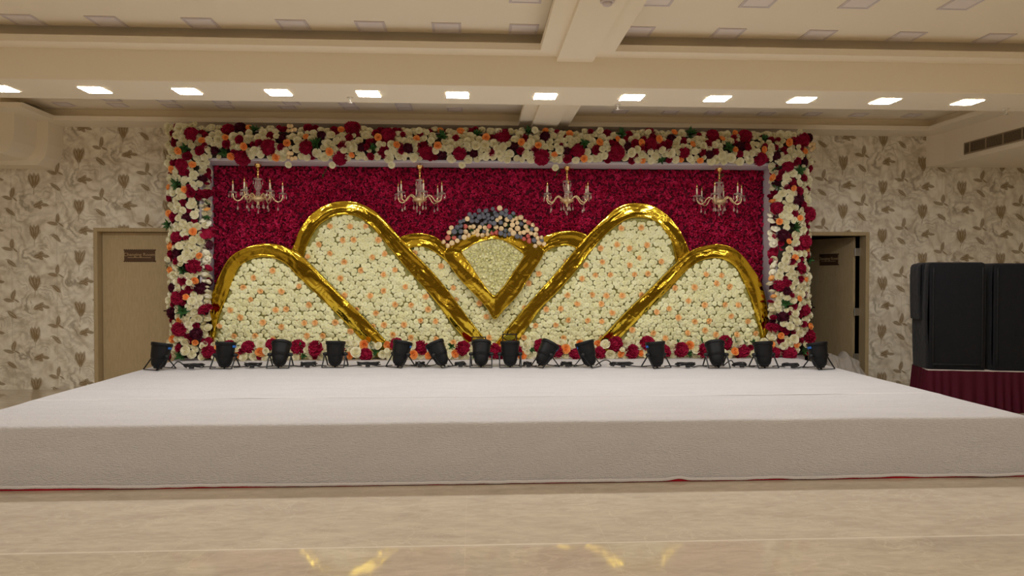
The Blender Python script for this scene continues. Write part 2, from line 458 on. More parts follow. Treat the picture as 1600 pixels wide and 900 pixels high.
def obj(name, mb, m, parent=None, smooth=False, angle=None):
    """mesh given in world coordinates; its origin is its parent's (the parents of these carry no rotation)"""
    org = org_of(parent) if parent else None
    me = mb.mesh(name, m, smooth, org)
    fix_normals(me)
    return link(name, me, parent)


def thing(name, label, cat, loc=(0, 0, 0), group=None):
    o = bpy.data.objects.new(name, None); C.objects.link(o)
    o.location = loc; o.empty_display_size = 0.1
    return tag(o, label, cat, group)


def tag(o, label, cat, group=None):
    o['label'] = label; o['category'] = cat
    if group: o['group'] = group
    return o


def struct(name, mb, m, parent=None, smooth=False):
    o = obj(name, mb, m, parent, smooth)
    if not parent: o['kind'] = 'structure'
    return o


def merged(name, me, mats4, m):
    """many copies of one mesh as one mesh (numpy)"""
    nv = len(me.vertices); nl = len(me.loops); npoly = len(me.polygons); K = len(mats4)
    v = np.empty(nv * 3, np.float32); me.vertices.foreach_get('co', v); v = v.reshape(-1, 3)
    lv = np.empty(nl, np.int32); me.loops.foreach_get('vertex_index', lv)
    ls = np.empty(npoly, np.int32); me.polygons.foreach_get('loop_start', ls)
    lt = np.empty(npoly, np.int32); me.polygons.foreach_get('loop_total', lt)
    A = np.array([[list(r) for r in mm] for mm in mats4], np.float32).reshape(K, 4, 4)
    V = np.einsum('kij,nj->kni', A[:, :3, :3], v) + A[:, None, :3, 3]
    out = bpy.data.meshes.new(name)
    out.vertices.add(nv * K); out.vertices.foreach_set('co', V.astype(np.float32).ravel())
    out.loops.add(nl * K); out.loops.foreach_set('vertex_index', (lv[None, :] + (np.arange(K) * nv)[:, None]).astype(np.int32).ravel())
    out.polygons.add(npoly * K)
    out.polygons.foreach_set('loop_start', (ls[None, :] + (np.arange(K) * nl)[:, None]).astype(np.int32).ravel())
    out.polygons.foreach_set('loop_total', np.tile(lt, K).astype(np.int32))
    out.polygons.foreach_set('use_smooth', np.ones(npoly * K, bool))
    out.materials.append(m)
    out.update(calc_edges=True)
    return out


def in_poly(x, z, poly):
    c = False; n = len(poly); j = n - 1
    for i in range(n):
        xi, zi = poly[i]; xj, zj = poly[j]
        if (zi > z) != (zj > z) and x < (xj - xi) * (z - zi) / (zj - zi) + xi: c = not c
        j = i
    return c


def edge_dist(x, z, poly):
    d = 1e9; n = len(poly)
    for i in range(n):
        ax, az = poly[i]; bx, bz = poly[(i + 1) % n]
        vx, vz = bx - ax, bz - az; L = vx * vx + vz * vz
        t = 0 if L == 0 else max(0, min(1, ((x - ax) * vx + (z - az) * vz) / L))
        d = min(d, math.hypot(x - ax - t * vx, z - az - t * vz))
    return d


def smooth_line(pts, n, closed=False):
    """Catmull-Rom through pts, resampled to n by arc length"""
    pts = [Vector((p[0], p[1])) for p in pts]; N = len(pts); out = []
    segs = N if closed else N - 1
    for i in range(segs):
        if closed: a, b, c, d = pts[i - 1], pts[i], pts[(i + 1) % N], pts[(i + 2) % N]
        else: a, b, c, d = pts[max(i - 1, 0)], pts[i], pts[i + 1], pts[min(i + 2, N - 1)]
        for k in range(12):
            t = k / 12
            out.append(0.5 * ((2 * b) + (c - a) * t + (2 * a - 5 * b + 4 * c - d) * t * t + (3 * b - a - 3 * c + d) * t ** 3))
    out.append(pts[0] if closed else pts[-1])
    L = [0]
    for i in range(1, len(out)): L.append(L[-1] + (out[i] - out[i - 1]).length)
    res = []; j = 0
    for k in range(n + 1):
        s = L[-1] * k / n
        while j < len(L) - 2 and L[j + 1] < s: j += 1
        f = 0 if L[j + 1] == L[j] else (s - L[j]) / (L[j + 1] - L[j])
        res.append(out[j].lerp(out[j + 1], min(1, max(0, f))))
    return [(p.x, p.y) for p in res]


# ------------------------------------------------------------------ flower meshes (unit radius, facing local +Z)
def petal_patch(mb, a, span, r0, h0, r1, h1, curl, rnd, nu=4, nv=2, ruff=0.04):
    """petal at polar angle a; from (r0, h0) at its foot to (r1, h1) at its lip, lip curled outward"""
    ph = rnd.uniform(0, 6.28)
    def fn(u, v):
        aa = a + (u - 0.5) * span * (0.75 + 0.25 * v)
        dome = 1 - (2 * u - 1) ** 2
        t = v
        r = r0 + (r1 - r0) * (1 - (1 - t) ** 1.8) + curl * t ** 4 * dome
        h = h0 + (h1 - h0) * t ** 1.3 - abs(curl) * 0.4 * t ** 5 - 0.16 * (1 - dome) * t
        r += ruff * math.sin(u * 9 + ph) * t; h += ruff * math.cos(u * 8 + ph) * t
        return (r * math.cos(aa), r * math.sin(aa), h)
    mb.grid(fn, nu, nv)


def rose_mesh(name, m, seed=1, rings=((5, 0.35, 1.0, 0.30, 0.12), (5, 0.30, 0.78, 0.52, 0.08), (4, 0.22, 0.52, 0.68, 0.03), (3, 0.12, 0.27, 0.72, 0.0)), nu=4, nv=2):
    rnd = random.Random(seed); mb = MB()
    for q, (n, r0, r1, h1, curl) in enumerate(rings):
        off = rnd.uniform(0, 6.28)
        for k in range(n):
            petal_patch(mb, off + 2 * PI * k / n, 2 * PI / n * 1.35, r0, -0.1, r1 * rnd.uniform(0.94, 1.06), h1 * rnd.uniform(0.92, 1.08), curl, rnd, nu, nv)
    mb.lathe([(0.05, 0.1), (0.14, 0.42), (0.10, 0.6), (0.02, 0.5)], 6)
    mb.lathe([(0.2, -0.22), (0.62, -0.05), (0.5, 0.05)], 8)
    return mb.mesh(name, m, True)


def ranunculus_mesh(name, m, seed=2):
    rnd = random.Random(seed); mb = MB()
    n = 9
    prof = [(0.45, -0.15), (0.95, 0.02), (1.03, 0.25), (0.88, 0.42), (0.76, 0.24), (0.68, 0.52), (0.54, 0.56), (0.44, 0.34), (0.38, 0.58), (0.22, 0.52), (0.16, 0.1), (0.01, 0.02)]
    ph = rnd.uniform(0, 6)
    def rib(i, k):
        return 0.07 * math.sin(k * 2 * PI / n * (2 + i % 3) + ph + i * 1.7)
    mb.lathe(prof, n, rib=rib)
    return mb.mesh(name, m, True)


def ruffle_mesh(name, m, seed=3, petals=11, fine=False):
    rnd = random.Random(seed); mb = MB()
    for k in range(petals):
        a = rnd.uniform(0, 2 * PI); tilt = rnd.uniform(0.2, 1.25); L = rnd.uniform(0.75, 1.05); w = rnd.uniform(0.45, 0.7)
        roll = rnd.uniform(-0.6, 0.6)
        if fine: L *= rnd.uniform(.7, 1.1); w = rnd.uniform(.2, .36); tilt = rnd.uniform(.05, 1.15); roll = rnd.uniform(-1.5, 1.5)
        ax = Vector((math.cos(a) * math.sin(tilt), math.sin(a) * math.sin(tilt), math.cos(tilt)))
        sd = ax.cross(Vector((0, 0, 1))).normalized(); nrm = sd.cross(ax)
        sd = (sd * math.cos(roll) + nrm * math.sin(roll))
        def fn(u, v):
            q = ax * (L * v) + sd * ((u - 0.5) * 2 * w * math.sin(PI * min(1, v * 0.7 + 0.12)) ** 0.8) + nrm * ((0.18 if not fine else .3) * math.sin(u * 7 + k) * v)
            return (q.x, q.y, q.z * 0.75)
        mb.grid(fn, 2, 2)
    return mb.mesh(name, m, True)


def peony_mesh(name, m, seed=4):
    rnd = random.Random(seed); mb = MB()
    n = 46
    for k in range(n):
        z = 1 - 1.05 * (k + 0.5) / n; a = k * 2.39996
        s = math.sqrt(max(0, 1 - z * z))
        ax = Vector((s * math.cos(a), s * math.sin(a), z)).normalized()
        up = Vector((0, 0, 1)) if abs(ax.z) < 0.95 else Vector((1, 0, 0))
        sd = ax.cross(up).normalized(); nr = sd.cross(ax)
        roll = rnd.uniform(0, PI); sd, nr = sd * math.cos(roll) + nr * math.sin(roll), nr * math.cos(roll) - sd * math.sin(roll)
        w = rnd.uniform(0.22, 0.34)
        def fn(u, v):
            q = ax * (0.35 + 0.6 * v + 0.07 * math.sin(u * 8 + k)) + sd * ((u - 0.5) * 2 * w * (0.35 + v)) + nr * (0.12 * (v ** 2) * math.cos(u * 5))
            return (q.x, q.y, q.z * 0.72)
        mb.grid(fn, 3, 1)
    mb.lathe([(0.1, -0.2), (0.6, 0.0), (0.62, 0.25), (0.4, 0.45), (0.05, 0.55)], 10)
    return mb.mesh(name, m, True)


def bud_mesh(name, m, seed=5, stems=5):
    """a spray of small closed roses"""
    rnd = random.Random(seed); mb = MB()
    for k in range(stems):
        a = k * 2.4 + rnd.uniform(-.3, .3); r = 0 if stems == 1 else 0.28 + 0.34 * math.sqrt(k / stems)
        c = Vector((r * math.cos(a), r * math.sin(a), rnd.uniform(0, .35)))
        T = Matrix.Translation(c) @ Euler((rnd.uniform(-.5, .5), rnd.uniform(-.5, .5), 0)).to_matrix().to_4x4() @ Matrix.Scale(0.34 if stems > 1 else 0.9, 4)
        mb.lathe([(0.3, -0.7), (0.82, -0.25), (0.9, 0.3), (0.78, 0.62), (0.6, 0.5), (0.5, 0.66), (0.3, 0.56), (0.2, 0.62), (0.02, 0.4)], 9, T)
    return mb.mesh(name, m, True)


def leaf_mesh(name, m, seed=6, n=9, length=1.0):
    """a sprig of pointed leaves along a bent stem, reaching out of local z"""
    rnd = random.Random(seed); mb = MB()
    stem = [Vector((0.55 * t * t * length, 0.0, 0.9 * t * length)) for t in [i / 5 for i in range(6)]]
    mb.tube(stem, [0.022 * (1 - 0.6 * i / 5) for i in range(6)], 4)
    for k in range(n):
        t = 0.12 + 0.88 * k / (n - 1); base = Vector((0.55 * t * t * length, 0, 0.9 * t * length))
        sg = 1 if k % 2 else -1
        d = Vector((0.35 + rnd.uniform(-.3, .4), sg * (1.0 if k < n - 1 else 0.05), rnd.uniform(0.1, 0.8))).normalized()
        sd = d.cross(Vector((0, 0, 1))).normalized(); nr = sd.cross(d)
        L = rnd.uniform(0.36, 0.52); w = 0.13
        def fn(u, v):
            q = base + d * (L * v) + sd * ((u - 0.5) * 2 * w * math.sin(PI * (0.04 + 0.95 * v)) ** 0.8) + nr * (0.05 * abs(u - 0.5) * 2 - 0.1 * v * v)
            return q
        mb.grid(fn, 2, 3)
    return mb.mesh(name, m, True)


def bush_mesh(name, m, seed=7, n=16):
    """short leaves bursting out of one point"""
    rnd = random.Random(seed); mb = MB()
    for k in range(n):
        a = rnd.uniform(0, 2 * PI); tl = rnd.uniform(0.3, 1.3)
        d = Vector((math.cos(a) * math.sin(tl), math.sin(a) * math.sin(tl), math.cos(tl)))
        sd = d.cross(Vector((0, 0, 1))).normalized(); nr = sd.cross(d)
        L = rnd.uniform(0.7, 1.1); w = rnd.uniform(0.12, 0.2)
        def fn(u, v):
            return d * (L * v) + sd * ((u - 0.5) * 2 * w * math.sin(PI * (0.04 + 0.95 * v)) ** 0.8) + nr * (0.1 * abs(u - 0.5) - 0.15 * v * v)
        mb.grid(fn, 2, 3)
    return mb.mesh(name, m, True)


FM = {}
FM['cream'] = [ranunculus_mesh('cream_rose', M['cream_rose'], s) for s in (1, 2, 3)]
FM['peach'] = [rose_mesh('peach_rose', M['peach_rose'], s, nu=3) for s in (4, 5)]
FM['red'] = [ruffle_mesh('red_flower', M['red_flower'], s, 17, True) for s in (6, 7, 8)]
FM['ivory'] = [rose_mesh('ivory_rose', M['ivory_rose'], s) for s in (9, 10, 11)]
FM['peony'] = [peony_mesh('crimson_peony', M['crimson_peony'], s) for s in (12, 13)]
FM['crimson'] = [rose_mesh('crimson_rose', M['crimson_peony'], s) for s in (25, 26)]
FM['burgundy'] = [peony_mesh('burgundy_dahlia', M['burgundy'], s) for s in (14,)]
FM['orange'] = [rose_mesh('orange_rose', M['orange_rose'], s) for s in (15, 16)]
FM['buds'] = [bud_mesh('bud_spray', M['bud'], s) for s in (17, 18)]
FM['leaf'] = [leaf_mesh('leaf_sprig', M['leaf'], s) for s in (19, 20)]
FM['bush'] = [bush_mesh('leaf_cluster', M['leaf'], s) for s in (21, 22)]
FM['slate'] = [bud_mesh('slate_rose', M['slate_rose'], 23, 1)]
FM['coral'] = [bud_mesh('coral_rose', M['coral_rose'], 24, 1)]
FM['small_cream'] = [bud_mesh('small_cream_rose', M['bud'], 27, 1)]
FM['petal'] = [ruffle_mesh('cream_blossom', M['cream_rose'], s, 9) for s in (28, 29)]
FACE = Matrix.Rotation(R_(90), 4, 'X')        # local +Z turned to look at the viewer (-Y)


def flower_matrix(x, y, z, s, rnd, tilt=0.35, toward=(0, 0)):
    """flower at a point, facing -Y with a random lean; toward: (x, z) lean"""
    rx = rnd.uniform(-tilt, tilt) + toward[1]; rz = rnd.uniform(-tilt, tilt) + toward[0]
    return Matrix.Translation((x, y, z)) @ Euler((-rx, 0, rz)).to_matrix().to_4x4() @ FACE @ Matrix.Rotation(rnd.uniform(0, 6.28), 4, 'Z') @ Matrix.Scale(s, 4)


def plant(root, name, kind, mats4, m, cap=100, prefer=None, label=None):
    """parts of `root`: the `cap` largest as objects of their own, the rest as one stuff part"""
    org = org_of(root)
    order = sorted(range(len(mats4)), key=lambda i: (-(prefer(mats4[i]) if prefer else 0), -mats4[i].to_scale().x))
    Tinv = Matrix.Translation(-org)
    for k, i in enumerate(order[:cap]):
        o = bpy.data.objects.new(name, FM[kind][k % len(FM[kind])]); C.objects.link(o); o.parent = root
        o.matrix_local = Tinv @ mats4[i]
        if label: o['label'] = label
    rest = order[cap:]
    if rest:
        me = merged(name + '_mass', FM[kind][0], [Tinv @ mats4[i] for i in rest], m)
        o = link(name + '_mass', me, root); o['kind'] = 'stuff'


# ================================================================== THE SETTING
XL, XR = -7.8, 8.3
YB = -15.0
# heights and depths read off the room's own planes
Z_SOF = 3.47                                   # underside of the ledges round the coffers
Z_TOP = 3.64                                   # coffer ceilings
Y_BEAM = P(741, 86.5, Z=Z_SOF).y               # room-side face of the lit beam
Z_BEAM = P(800, 135.2, Y=Y_BEAM).z             # its underside
Y_BEAM2 = P(800, 163.5, Z=Z_BEAM).y            # its far edge

fl = MB(); fl.box(XL - .2, XR + .2, YB - .2, YW + 2.6, -0.1, 0.0)
struct('floor', fl, M['floor'])
Z_ROOF = 4.15                                  # slab above the coffers; the boards stop short of the beams and leave an open gap
ce = MB(); ce.box(XL - .2, XR + .2, YB - .2, YW + .2, Z_ROOF, Z_ROOF + 0.12)
xo0 = P(845, 77, Z=Z_SOF).x; xo1 = P(962, 79, Z=Z_SOF).x
yg = P(700, 51.5, Z=Z_TOP).y
ce.box(XL, xo0 + .03, YB, yg, Z_TOP, Z_TOP + .02); ce.box(xo1 - .02, XR, YB, yg, Z_TOP, Z_TOP + .02)
ygf = P(950, 185.8, Z=Z_TOP).y; xgr = P(1458, 190, Z=Z_TOP).x; xgl = P(84, 176, Z=Z_TOP).x; ygl = P(20, 160.5, Z=Z_TOP).y; xgs = P(44, 160.5, Z=Z_TOP).x
ce.prism_xy([(XL, Y_BEAM2), (xo0 + .03, Y_BEAM2), (xo0 + .03, ygf), (xgl, ygf), (xgs, ygl), (XL, ygl)], Z_TOP, Z_TOP + .02)
ce.box(xo1 - .02, xgr, Y_BEAM2, ygf, Z_TOP, Z_TOP + .02)
struct('ceiling', ce, M['paint'])
beam = MB(); beam.bbox(XL, XR, Y_BEAM, Y_BEAM2, Z_BEAM, Z_ROOF, 0.004)
struct('trim_1', beam, M['paint'])

# cross beams with their ledges, near and far coffer
xo0 = P(845, 77, Z=Z_SOF).x; xp0 = P(870.5, 93, Z=Z_SOF - .04).x; xp1 = P(928.2, 93, Z=Z_SOF - .04).x; xo1 = P(962, 79, Z=Z_SOF).x
Y_WL = 0.958 * YW                              # room-side edge of the ledge along the wall
led = MB()
LZ = Z_SOF + 0.058
led.box(XL, xo0, P(780, 77, Z=Z_SOF).y, Y_BEAM, Z_SOF, LZ)
led.box(xo1, XR, P(780, 77, Z=Z_SOF).y, Y_BEAM, Z_SOF, LZ)
led.box(xo0, xo1, YB, Y_BEAM, Z_SOF, LZ)
led.box(xo0 + .1, xo1 - .1, YB, Y_BEAM, LZ, Z_ROOF)
led.box(xp0, xp1, YB, Y_BEAM, Z_SOF - .045, Z_SOF)
struct('trim_2', led, M['paint'])
led = MB()
led.box(xo0, xo1, Y_BEAM2, Y_WL, Z_SOF, LZ)
led.box(xo0 + .1, xo1 - .1, Y_BEAM2, Y_WL, LZ, Z_ROOF)
led.box(xp0, xp1, Y_BEAM2, Y_WL + .02, Z_SOF - .045, Z_SOF)
struct('trim_3', led, M['paint'])
# ledge round the far coffer: wall side, right side, left side with its step
xr_o = P(1470, 198, Z=Z_SOF).x; xl_o = P(70, 182.3, Z=Z_SOF).x
yl = P(35, 167.5, Z=Z_SOF).y
led = MB()
led.prism_xy([(xl_o, Y_WL), (xr_o, Y_WL), (xr_o, Y_BEAM2), (XR, Y_BEAM2), (XR, YW), (XL, YW), (XL, yl), (P(35, 167.5, Z=Z_SOF).x, yl)], Z_SOF, LZ)
led.box(XL, XR, Y_WL + .14, YW, LZ, Z_ROOF)
led.box(xr_o + .14, XR, Y_BEAM2, YW, LZ, Z_ROOF)
led.box(XL, xl_o - .3, yl + .14, YW, LZ, Z_ROOF)
struct('trim_4', led, M['paint'])

# bulkhead on the right, with the air grille in its side
y_c = 9.55
xb = P(1475, 257, Y=y_c).x; zb = P(1475, 257, Y=y_c).z
bk = MB(); bk.prism_xy([(P(1447, 240, Y=YW).x, YW), (xb, y_c), (xb, Y_BEAM2 + .0), (XR, Y_BEAM2), (XR, YW)], zb, Z_SOF)
struct('trim_5', bk, M['paint'])
# bulkhead on the left: low box near the wall and a rounded duct casing in front of it
yb = 9.45
pts = [(XL, zb), (P(58, 258, Y=yb).x, P(58, 258, Y=yb).z), (P(70, 245, Y=yb).x, P(70, 245, Y=yb).z), (P(75, 225, Y=yb).x, P(75, 225, Y=yb).z), (P(75, 200, Y=yb).x, Z_SOF), (XL, Z_SOF)]
pts[0] = (XL, pts[1][1])
bk = MB(); bk.prism_xz(pts, yb, YW)
yb2 = 9.0
pp = [P(a, b, Y=yb2) for a, b in ((22, 165), (22, 205), (20, 220), (14, 233), (4, 240), (-30, 242))]
pts = [(p.x, p.z) for p in pp] + [(XL, pp[-1].z), (XL, Z_SOF)]
pts[0] = (pts[0][0], Z_SOF)
bk.prism_xz(pts, yb2, yb)
struct('trim_6', bk, M['paint'])

# wall behind the stage, pierced by two doorways
d1x0 = P(153, 450, Y=YW).x; d1x1 = d1x0 + 1.03; d1z = P(200, 362, Y=YW).z
d2x1 = P(1352, 450, Y=YW).x; d2x0 = d2x1 - 1.0; d2z = P(1310, 368, Y=YW).z
w = MB()
e = .045
for x0, x1 in ((XL, d1x0 - e), (d1x1 + e, d2x0 - e), (d2x1 + e, XR)): w.box(x0, x1, YW, YW + 0.16, 0, Z_ROOF)
w.box(d1x0 - e, d1x1 + e, YW, YW + 0.16, d1z + e, Z_ROOF); w.box(d2x0 - e, d2x1 + e, YW, YW + 0.16, d2z + e, Z_ROOF)
struct('wall_back', w, M['wallpaper'])
w = MB(); w.box(XL - .16, XL, YB, YW + .16, 0, Z_ROOF); struct('wall_left', w, M['wallpaper'])
w = MB(); w.box(XR, XR + .16, YB, YW + .16, 0, Z_ROOF); struct('wall_right', w, M['wallpaper'])
w = MB(); w.box(XL - .16, XR + .16, YB - .16, YB, 0, Z_ROOF); struct('wall_front', w, M['paint'])
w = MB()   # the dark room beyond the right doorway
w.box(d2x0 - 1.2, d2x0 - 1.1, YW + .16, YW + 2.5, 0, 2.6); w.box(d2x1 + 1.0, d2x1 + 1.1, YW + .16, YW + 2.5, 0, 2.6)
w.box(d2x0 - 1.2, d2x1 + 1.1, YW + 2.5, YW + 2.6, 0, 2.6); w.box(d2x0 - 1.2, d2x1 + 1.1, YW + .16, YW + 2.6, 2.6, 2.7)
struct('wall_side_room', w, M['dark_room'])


def plaque(parent, cx, cz, y, w, h, T=None, text=True):
    T = T or Matrix.Identity(4)
    mb = MB()
    mb.bbox(cx - w / 2, cx + w / 2, y - 0.012, y, cz - h / 2, cz + h / 2, 0.003, T)
    n = 15                                   # scalloped ornamental border
    for k in range(n + 1):
        for zz in (cz - h / 2, cz + h / 2):
            mb.lathe([(0.0125, -0.012), (0.0125, 0.001)], 8, T @ Matrix.Translation((cx - w / 2 + w * k / n, y - 0.002, zz)) @ FACE)
    o = obj('door_sign', mb, M['bronze'], parent); o['label'] = 'dark bronze door sign with ornamental border'
    if text:
        cu = bpy.data.curves.new('lettering', 'FONT'); cu.body = 'Changing Room'; cu.size = h * 0.42; cu.align_x = 'CENTER'; cu.extrude = 0.0015
        t = bpy.data.objects.new('t', cu); C.objects.link(t)
        bpy.context.view_layer.update()
        me = bpy.data.meshes.new_from_object(t); me.name = 'lettering'
        bpy.data.objects.remove(t)
        org = org_of(parent)
        me.transform(Matrix.Translation(-org) @ T @ Matrix.Translation((cx, y - 0.014, cz - h * 0.04)) @ FACE)
        me.materials.clear(); me.materials.append(M['plaque_text'])
        link('lettering', me, o)
        ub = MB(); ub.box(cx - w * 0.38, cx + w * 0.38, y - 0.0155, y - 0.012, cz - h * 0.2, cz - h * 0.155, T)
        obj('underline', ub, M['plaque_text'], o)
    return o


def door_casing(name, x0, x1, z1, depth):
    root = bpy.data.objects.new(name, None); C.objects.link(root); root['kind'] = 'structure'
    root.location = ((x0 + x1) / 2, YW, 0)
    f = MB(); t = 0.05
    f.bbox(x0 - t, x0, YW - .012, YW + depth, 0, z1 + t, .003); f.bbox(x1, x1 + t, YW - .012, YW + depth, 0, z1 + t, .003)
    f.bbox(x0, x1, YW - .012, YW + depth, z1, z1 + t, .003)
    obj('door_frame', f, M['door_frame'], root)
    return root


d1 = door_casing('door_1', d1x0, d1x1, d1z, 0.16)
lf = MB(); lf.bbox(d1x0 + .004, d1x1 - .004, YW + .11, YW + .15, 0.01, d1z - .004, .003)
obj('door_leaf', lf, M['door'], d1)
pc = P(218.5, 399.5, Y=YW + .11)
plaque(d1, pc.x, pc.z, YW + .11, 0.40, 0.15)
hd = MB(); hp = Vector((d1x1 - 0.07, YW + .11, 1.0))
hd.bbox(hp.x - .022, hp.x + .022, hp.y - .012, hp.y, hp.z - .11, hp.z + .11, .004)
hd.tube([hp + Vector((0, 0, .04)), hp + Vector((0, -.05, .04)), hp + Vector((-.02, -.06, .04)), hp + Vector((-.13, -.06, .035))], .009, 8)
obj('door_handle', hd, M['brown_metal'], d1)

d2 = door_casing('door_2', d2x0, d2x1, d2z, 0.16)
HX, HY = P(1333, 450, Y=YW + .19).x, YW + .19
ang = R_(73)      # leaf swung into the side room
T2 = Matrix.Translation((HX, HY, 0)) @ Matrix.Rotation(-ang, 4, 'Z')
lw = 0.88         # the leaf runs along local -x
lf = MB(); lf.bbox(-lw, 0, 0, 0.04, 0.01, d2z - .01, .003, T2)
obj('door_leaf', lf, M['door'], d2)
pl = plaque(d2, -lw * 0.52, pc.z - .02, 0, 0.36, 0.15, T2)
hd = MB()
hd.bbox(-lw + .05, -lw + .09, -.012, 0, 0.9, 1.12, .004, T2)
hd.tube([T2 @ Vector(p) for p in ((-lw + .07, 0, 1.04), (-lw + .07, -.05, 1.04), (-lw + .09, -.06, 1.04), (-lw + .2, -.06, 1.035))], .009, 8)
obj('door_handle', hd, M['brown_metal'], d2)
for hz in (P(1342, 394, Y=HY).z, P(1342, 487, Y=HY).z, 0.35):
    hg = MB(); hg.bbox(HX + .004, HX + .075, HY - .05, HY - .046, hz - .055, hz + .055, .001)
    hg.tube([(HX + .005, HY - .035, hz - .055), (HX + .005, HY - .035, hz + .055)], .009, 8)
    obj('hinge', hg, M['steel'], d2)

# ================================================================== STAGE
sx0 = P(0, 640, Z=ZS).x; sx1 = P(1600, 649, Z=ZS).x
sy0 = P(800, 756.5, Z=0).y; sy1 = 9.085
stage = thing('stage', 'wide low stage covered in white pile carpet', 'stage', ((sx0 + sx1) / 2, sy0, 0))
dk = MB(); dk.box(sx0 + .05, sx1 - .05, sy0 + .05, sy1 - .02, 0.06, ZS - .03)
for x in np.linspace(sx0 + .2, sx1 - .2, 7):
    for y in np.linspace(sy0 + .2, sy1 - .2, 4): dk.box(x - .04, x + .04, y - .04, y + .04, 0, 0.08)
obj('deck', dk, M['dark_room'], stage)
rl = MB()
def lining(u, v):
    x = sx0 + .02 + (sx1 - sx0 - .04) * u
    return (x, sy0 + .004 + .002 * math.sin(x * 9), 0.002 + v * .1)
rl.grid(lining, 120, 2)
obj('lining', rl, M['red_cloth'], stage)['label'] = 'red lining under the white hem'
# carpet: top, rolled edge, front and side drops in one skin
NX = 260
xs = [sx0 + (sx1 - sx0) * i / NX for i in range(NX + 1)]
def hem_z(x):
    z = 0.008 + 0.012 * max(0, noise.noise((x * 1.3, 4.2, 0))) + 0.004 * noise.noise((x * 9, 1, 0))
    for c_, a_, w_ in ((1.49, .016, .06), (2.19, .008, .10), (2.75, .004, .1), (3.16, .010, .12), (3.6, .006, .2), (-2.96, .005, .45), (-1.9, .006, .3)):
        z += a_ * math.exp(-((x - c_) / w_) ** 2)
    return max(z, 0.003)
prof = []
for k in range(40): prof.append(('top', sy1 - (sy1 - sy0 - .03) * k / 39))
for k in range(1, 6):
    a = k / 5 * PI / 2; prof.append(('edge', a))
for k in range(1, 15): prof.append(('drop', k / 14))
vs = []
for i, x in enumerate(xs):
    for (kd, t) in prof:
        wz = 0.004 * noise.noise((x * 1.5, t * 1.5 if kd == 'top' else sy0 * 1.5, 0)) + 0.0035 * noise.noise((x * 0.5, 7, 0))
        if kd == 'top':
            z = ZS + wz + 0.006 * math.exp(-((t - 6.16) / 0.02) ** 2) + 0.004 * math.exp(-((t - 7.75) / 0.02) ** 2)
            if t > sy1 - .5: z += 0.012 * noise.noise((x * 2.5, t * 5, 3)) 
            vs.append((x, t, z))
        elif kd == 'edge': vs.append((x, sy0 + .03 - .03 * math.sin(t), ZS + wz - .03 + .03 * math.cos(t)))
        else:
            z = (ZS - .03) * (1 - t) + hem_z(x) * t + wz * (1 - t)
            y = sy0 - 0.004 * noise.noise((x * 2.2, t, 5)) * t - 0.010 * t * max(0, math.sin(x * 5.1 + 1)) * (1 if abs(x) > 3.2 else .25)
            vs.append((x, y, z))
K = len(prof)
cp = MB(); cp.add(vs, [(i * K + j, (i + 1) * K + j, (i + 1) * K + j + 1, i * K + j + 1) for i in range(NX) for j in range(K - 1)])
for sx, sg in ((sx0, -1), (sx1, 1)):           # side drops
    cp.grid(lambda u, v, sx=sx, sg=sg: (sx + sg * (.012 * v + .006 * math.sin(u * 40) * v), sy0 + (sy1 - sy0) * u, (ZS - .001) * (1 - v) + .006 * v), 60, 6)
obj('carpet', cp, M['carpet'], stage, smooth=True)
ym = P(800, 620, Z=ZS).y
sm_ = MB(); sm_.grid(lambda u, v: (sx0 + .02 + (sx1 - sx0 - .04) * u, ym + .02 * math.sin(u * 7) + .006 * noise.noise((u * 40, 1, 1)) + .02 * (v - .5), ZS + .0035 + .0025 * math.sin(PI * v) + .0075 * noise.noise(((sx0 + (sx1 - sx0) * u) * .5, 7, 0))), 200, 4)
obj('carpet_seam', sm_, M['hem'], stage, smooth=True)['label'] = 'raised seam across the white carpet'
hm = MB()
hm.grid(lambda u, v: (sx0 + (sx1 - sx0) * u, sy0 - .006 - .010 * max(0, math.sin((sx0 + (sx1 - sx0) * u) * 5.1 + 1)) * (1 if abs(sx0 + (sx1 - sx0) * u) > 3.2 else .25) - .004 * math.sin(v * PI) - .0015 * math.sin(u * 1500), hem_z(sx0 + (sx1 - sx0) * u) + .022 * v), 520, 3)
obj('hem', hm, M['hem'], stage, smooth=True)['label'] = 'stitched white hem of the carpet'

# ================================================================== FLORAL BACKDROP FRAME
YF, YR = 9.10, 9.52
def px_xz(px, py, Y):
    p = P(px, py, Y=Y); return (p.x, p.z)
fo0 = px_xz(272, 556, YF)[0]; fo1 = px_xz(1258, 556, YF)[0]
fi0 = px_xz(315, 400, YF)[0]; fi1 = px_xz(1212, 400, YF)[0]
fzt = px_xz(741, 208, YF)[1]; fzi = px_xz(741, 254.5, YF)[1]
frame = thing('floral_frame', 'large rectangular frame of ivory, crimson and orange flowers round the backdrop', 'flower frame', ((fo0 + fo1) / 2, YF, 0))
fb = MB()
fb.bbox(fo0, fi0, YF, YR + .04, 0, fzt, .01); fb.bbox(fi1, fo1, YF, YR + .04, 0, fzt, .01)
fb.bbox(fi0 - .005, fi1 + .005, YF, YR + .04, fzi, fzt, .01)
fb.bbox(fi0 - .005, fi1 + .005, YF, YR + .04, 0, ZS - .01, .01)
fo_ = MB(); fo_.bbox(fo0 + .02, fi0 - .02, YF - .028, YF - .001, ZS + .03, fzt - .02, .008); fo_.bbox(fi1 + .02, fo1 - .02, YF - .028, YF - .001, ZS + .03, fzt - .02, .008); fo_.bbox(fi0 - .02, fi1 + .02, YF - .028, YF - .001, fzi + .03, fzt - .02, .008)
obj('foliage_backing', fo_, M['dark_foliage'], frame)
obj('box_frame', fb, M['white_cloth'], frame)['label'] = 'white cloth covered box frame behind the flowers'

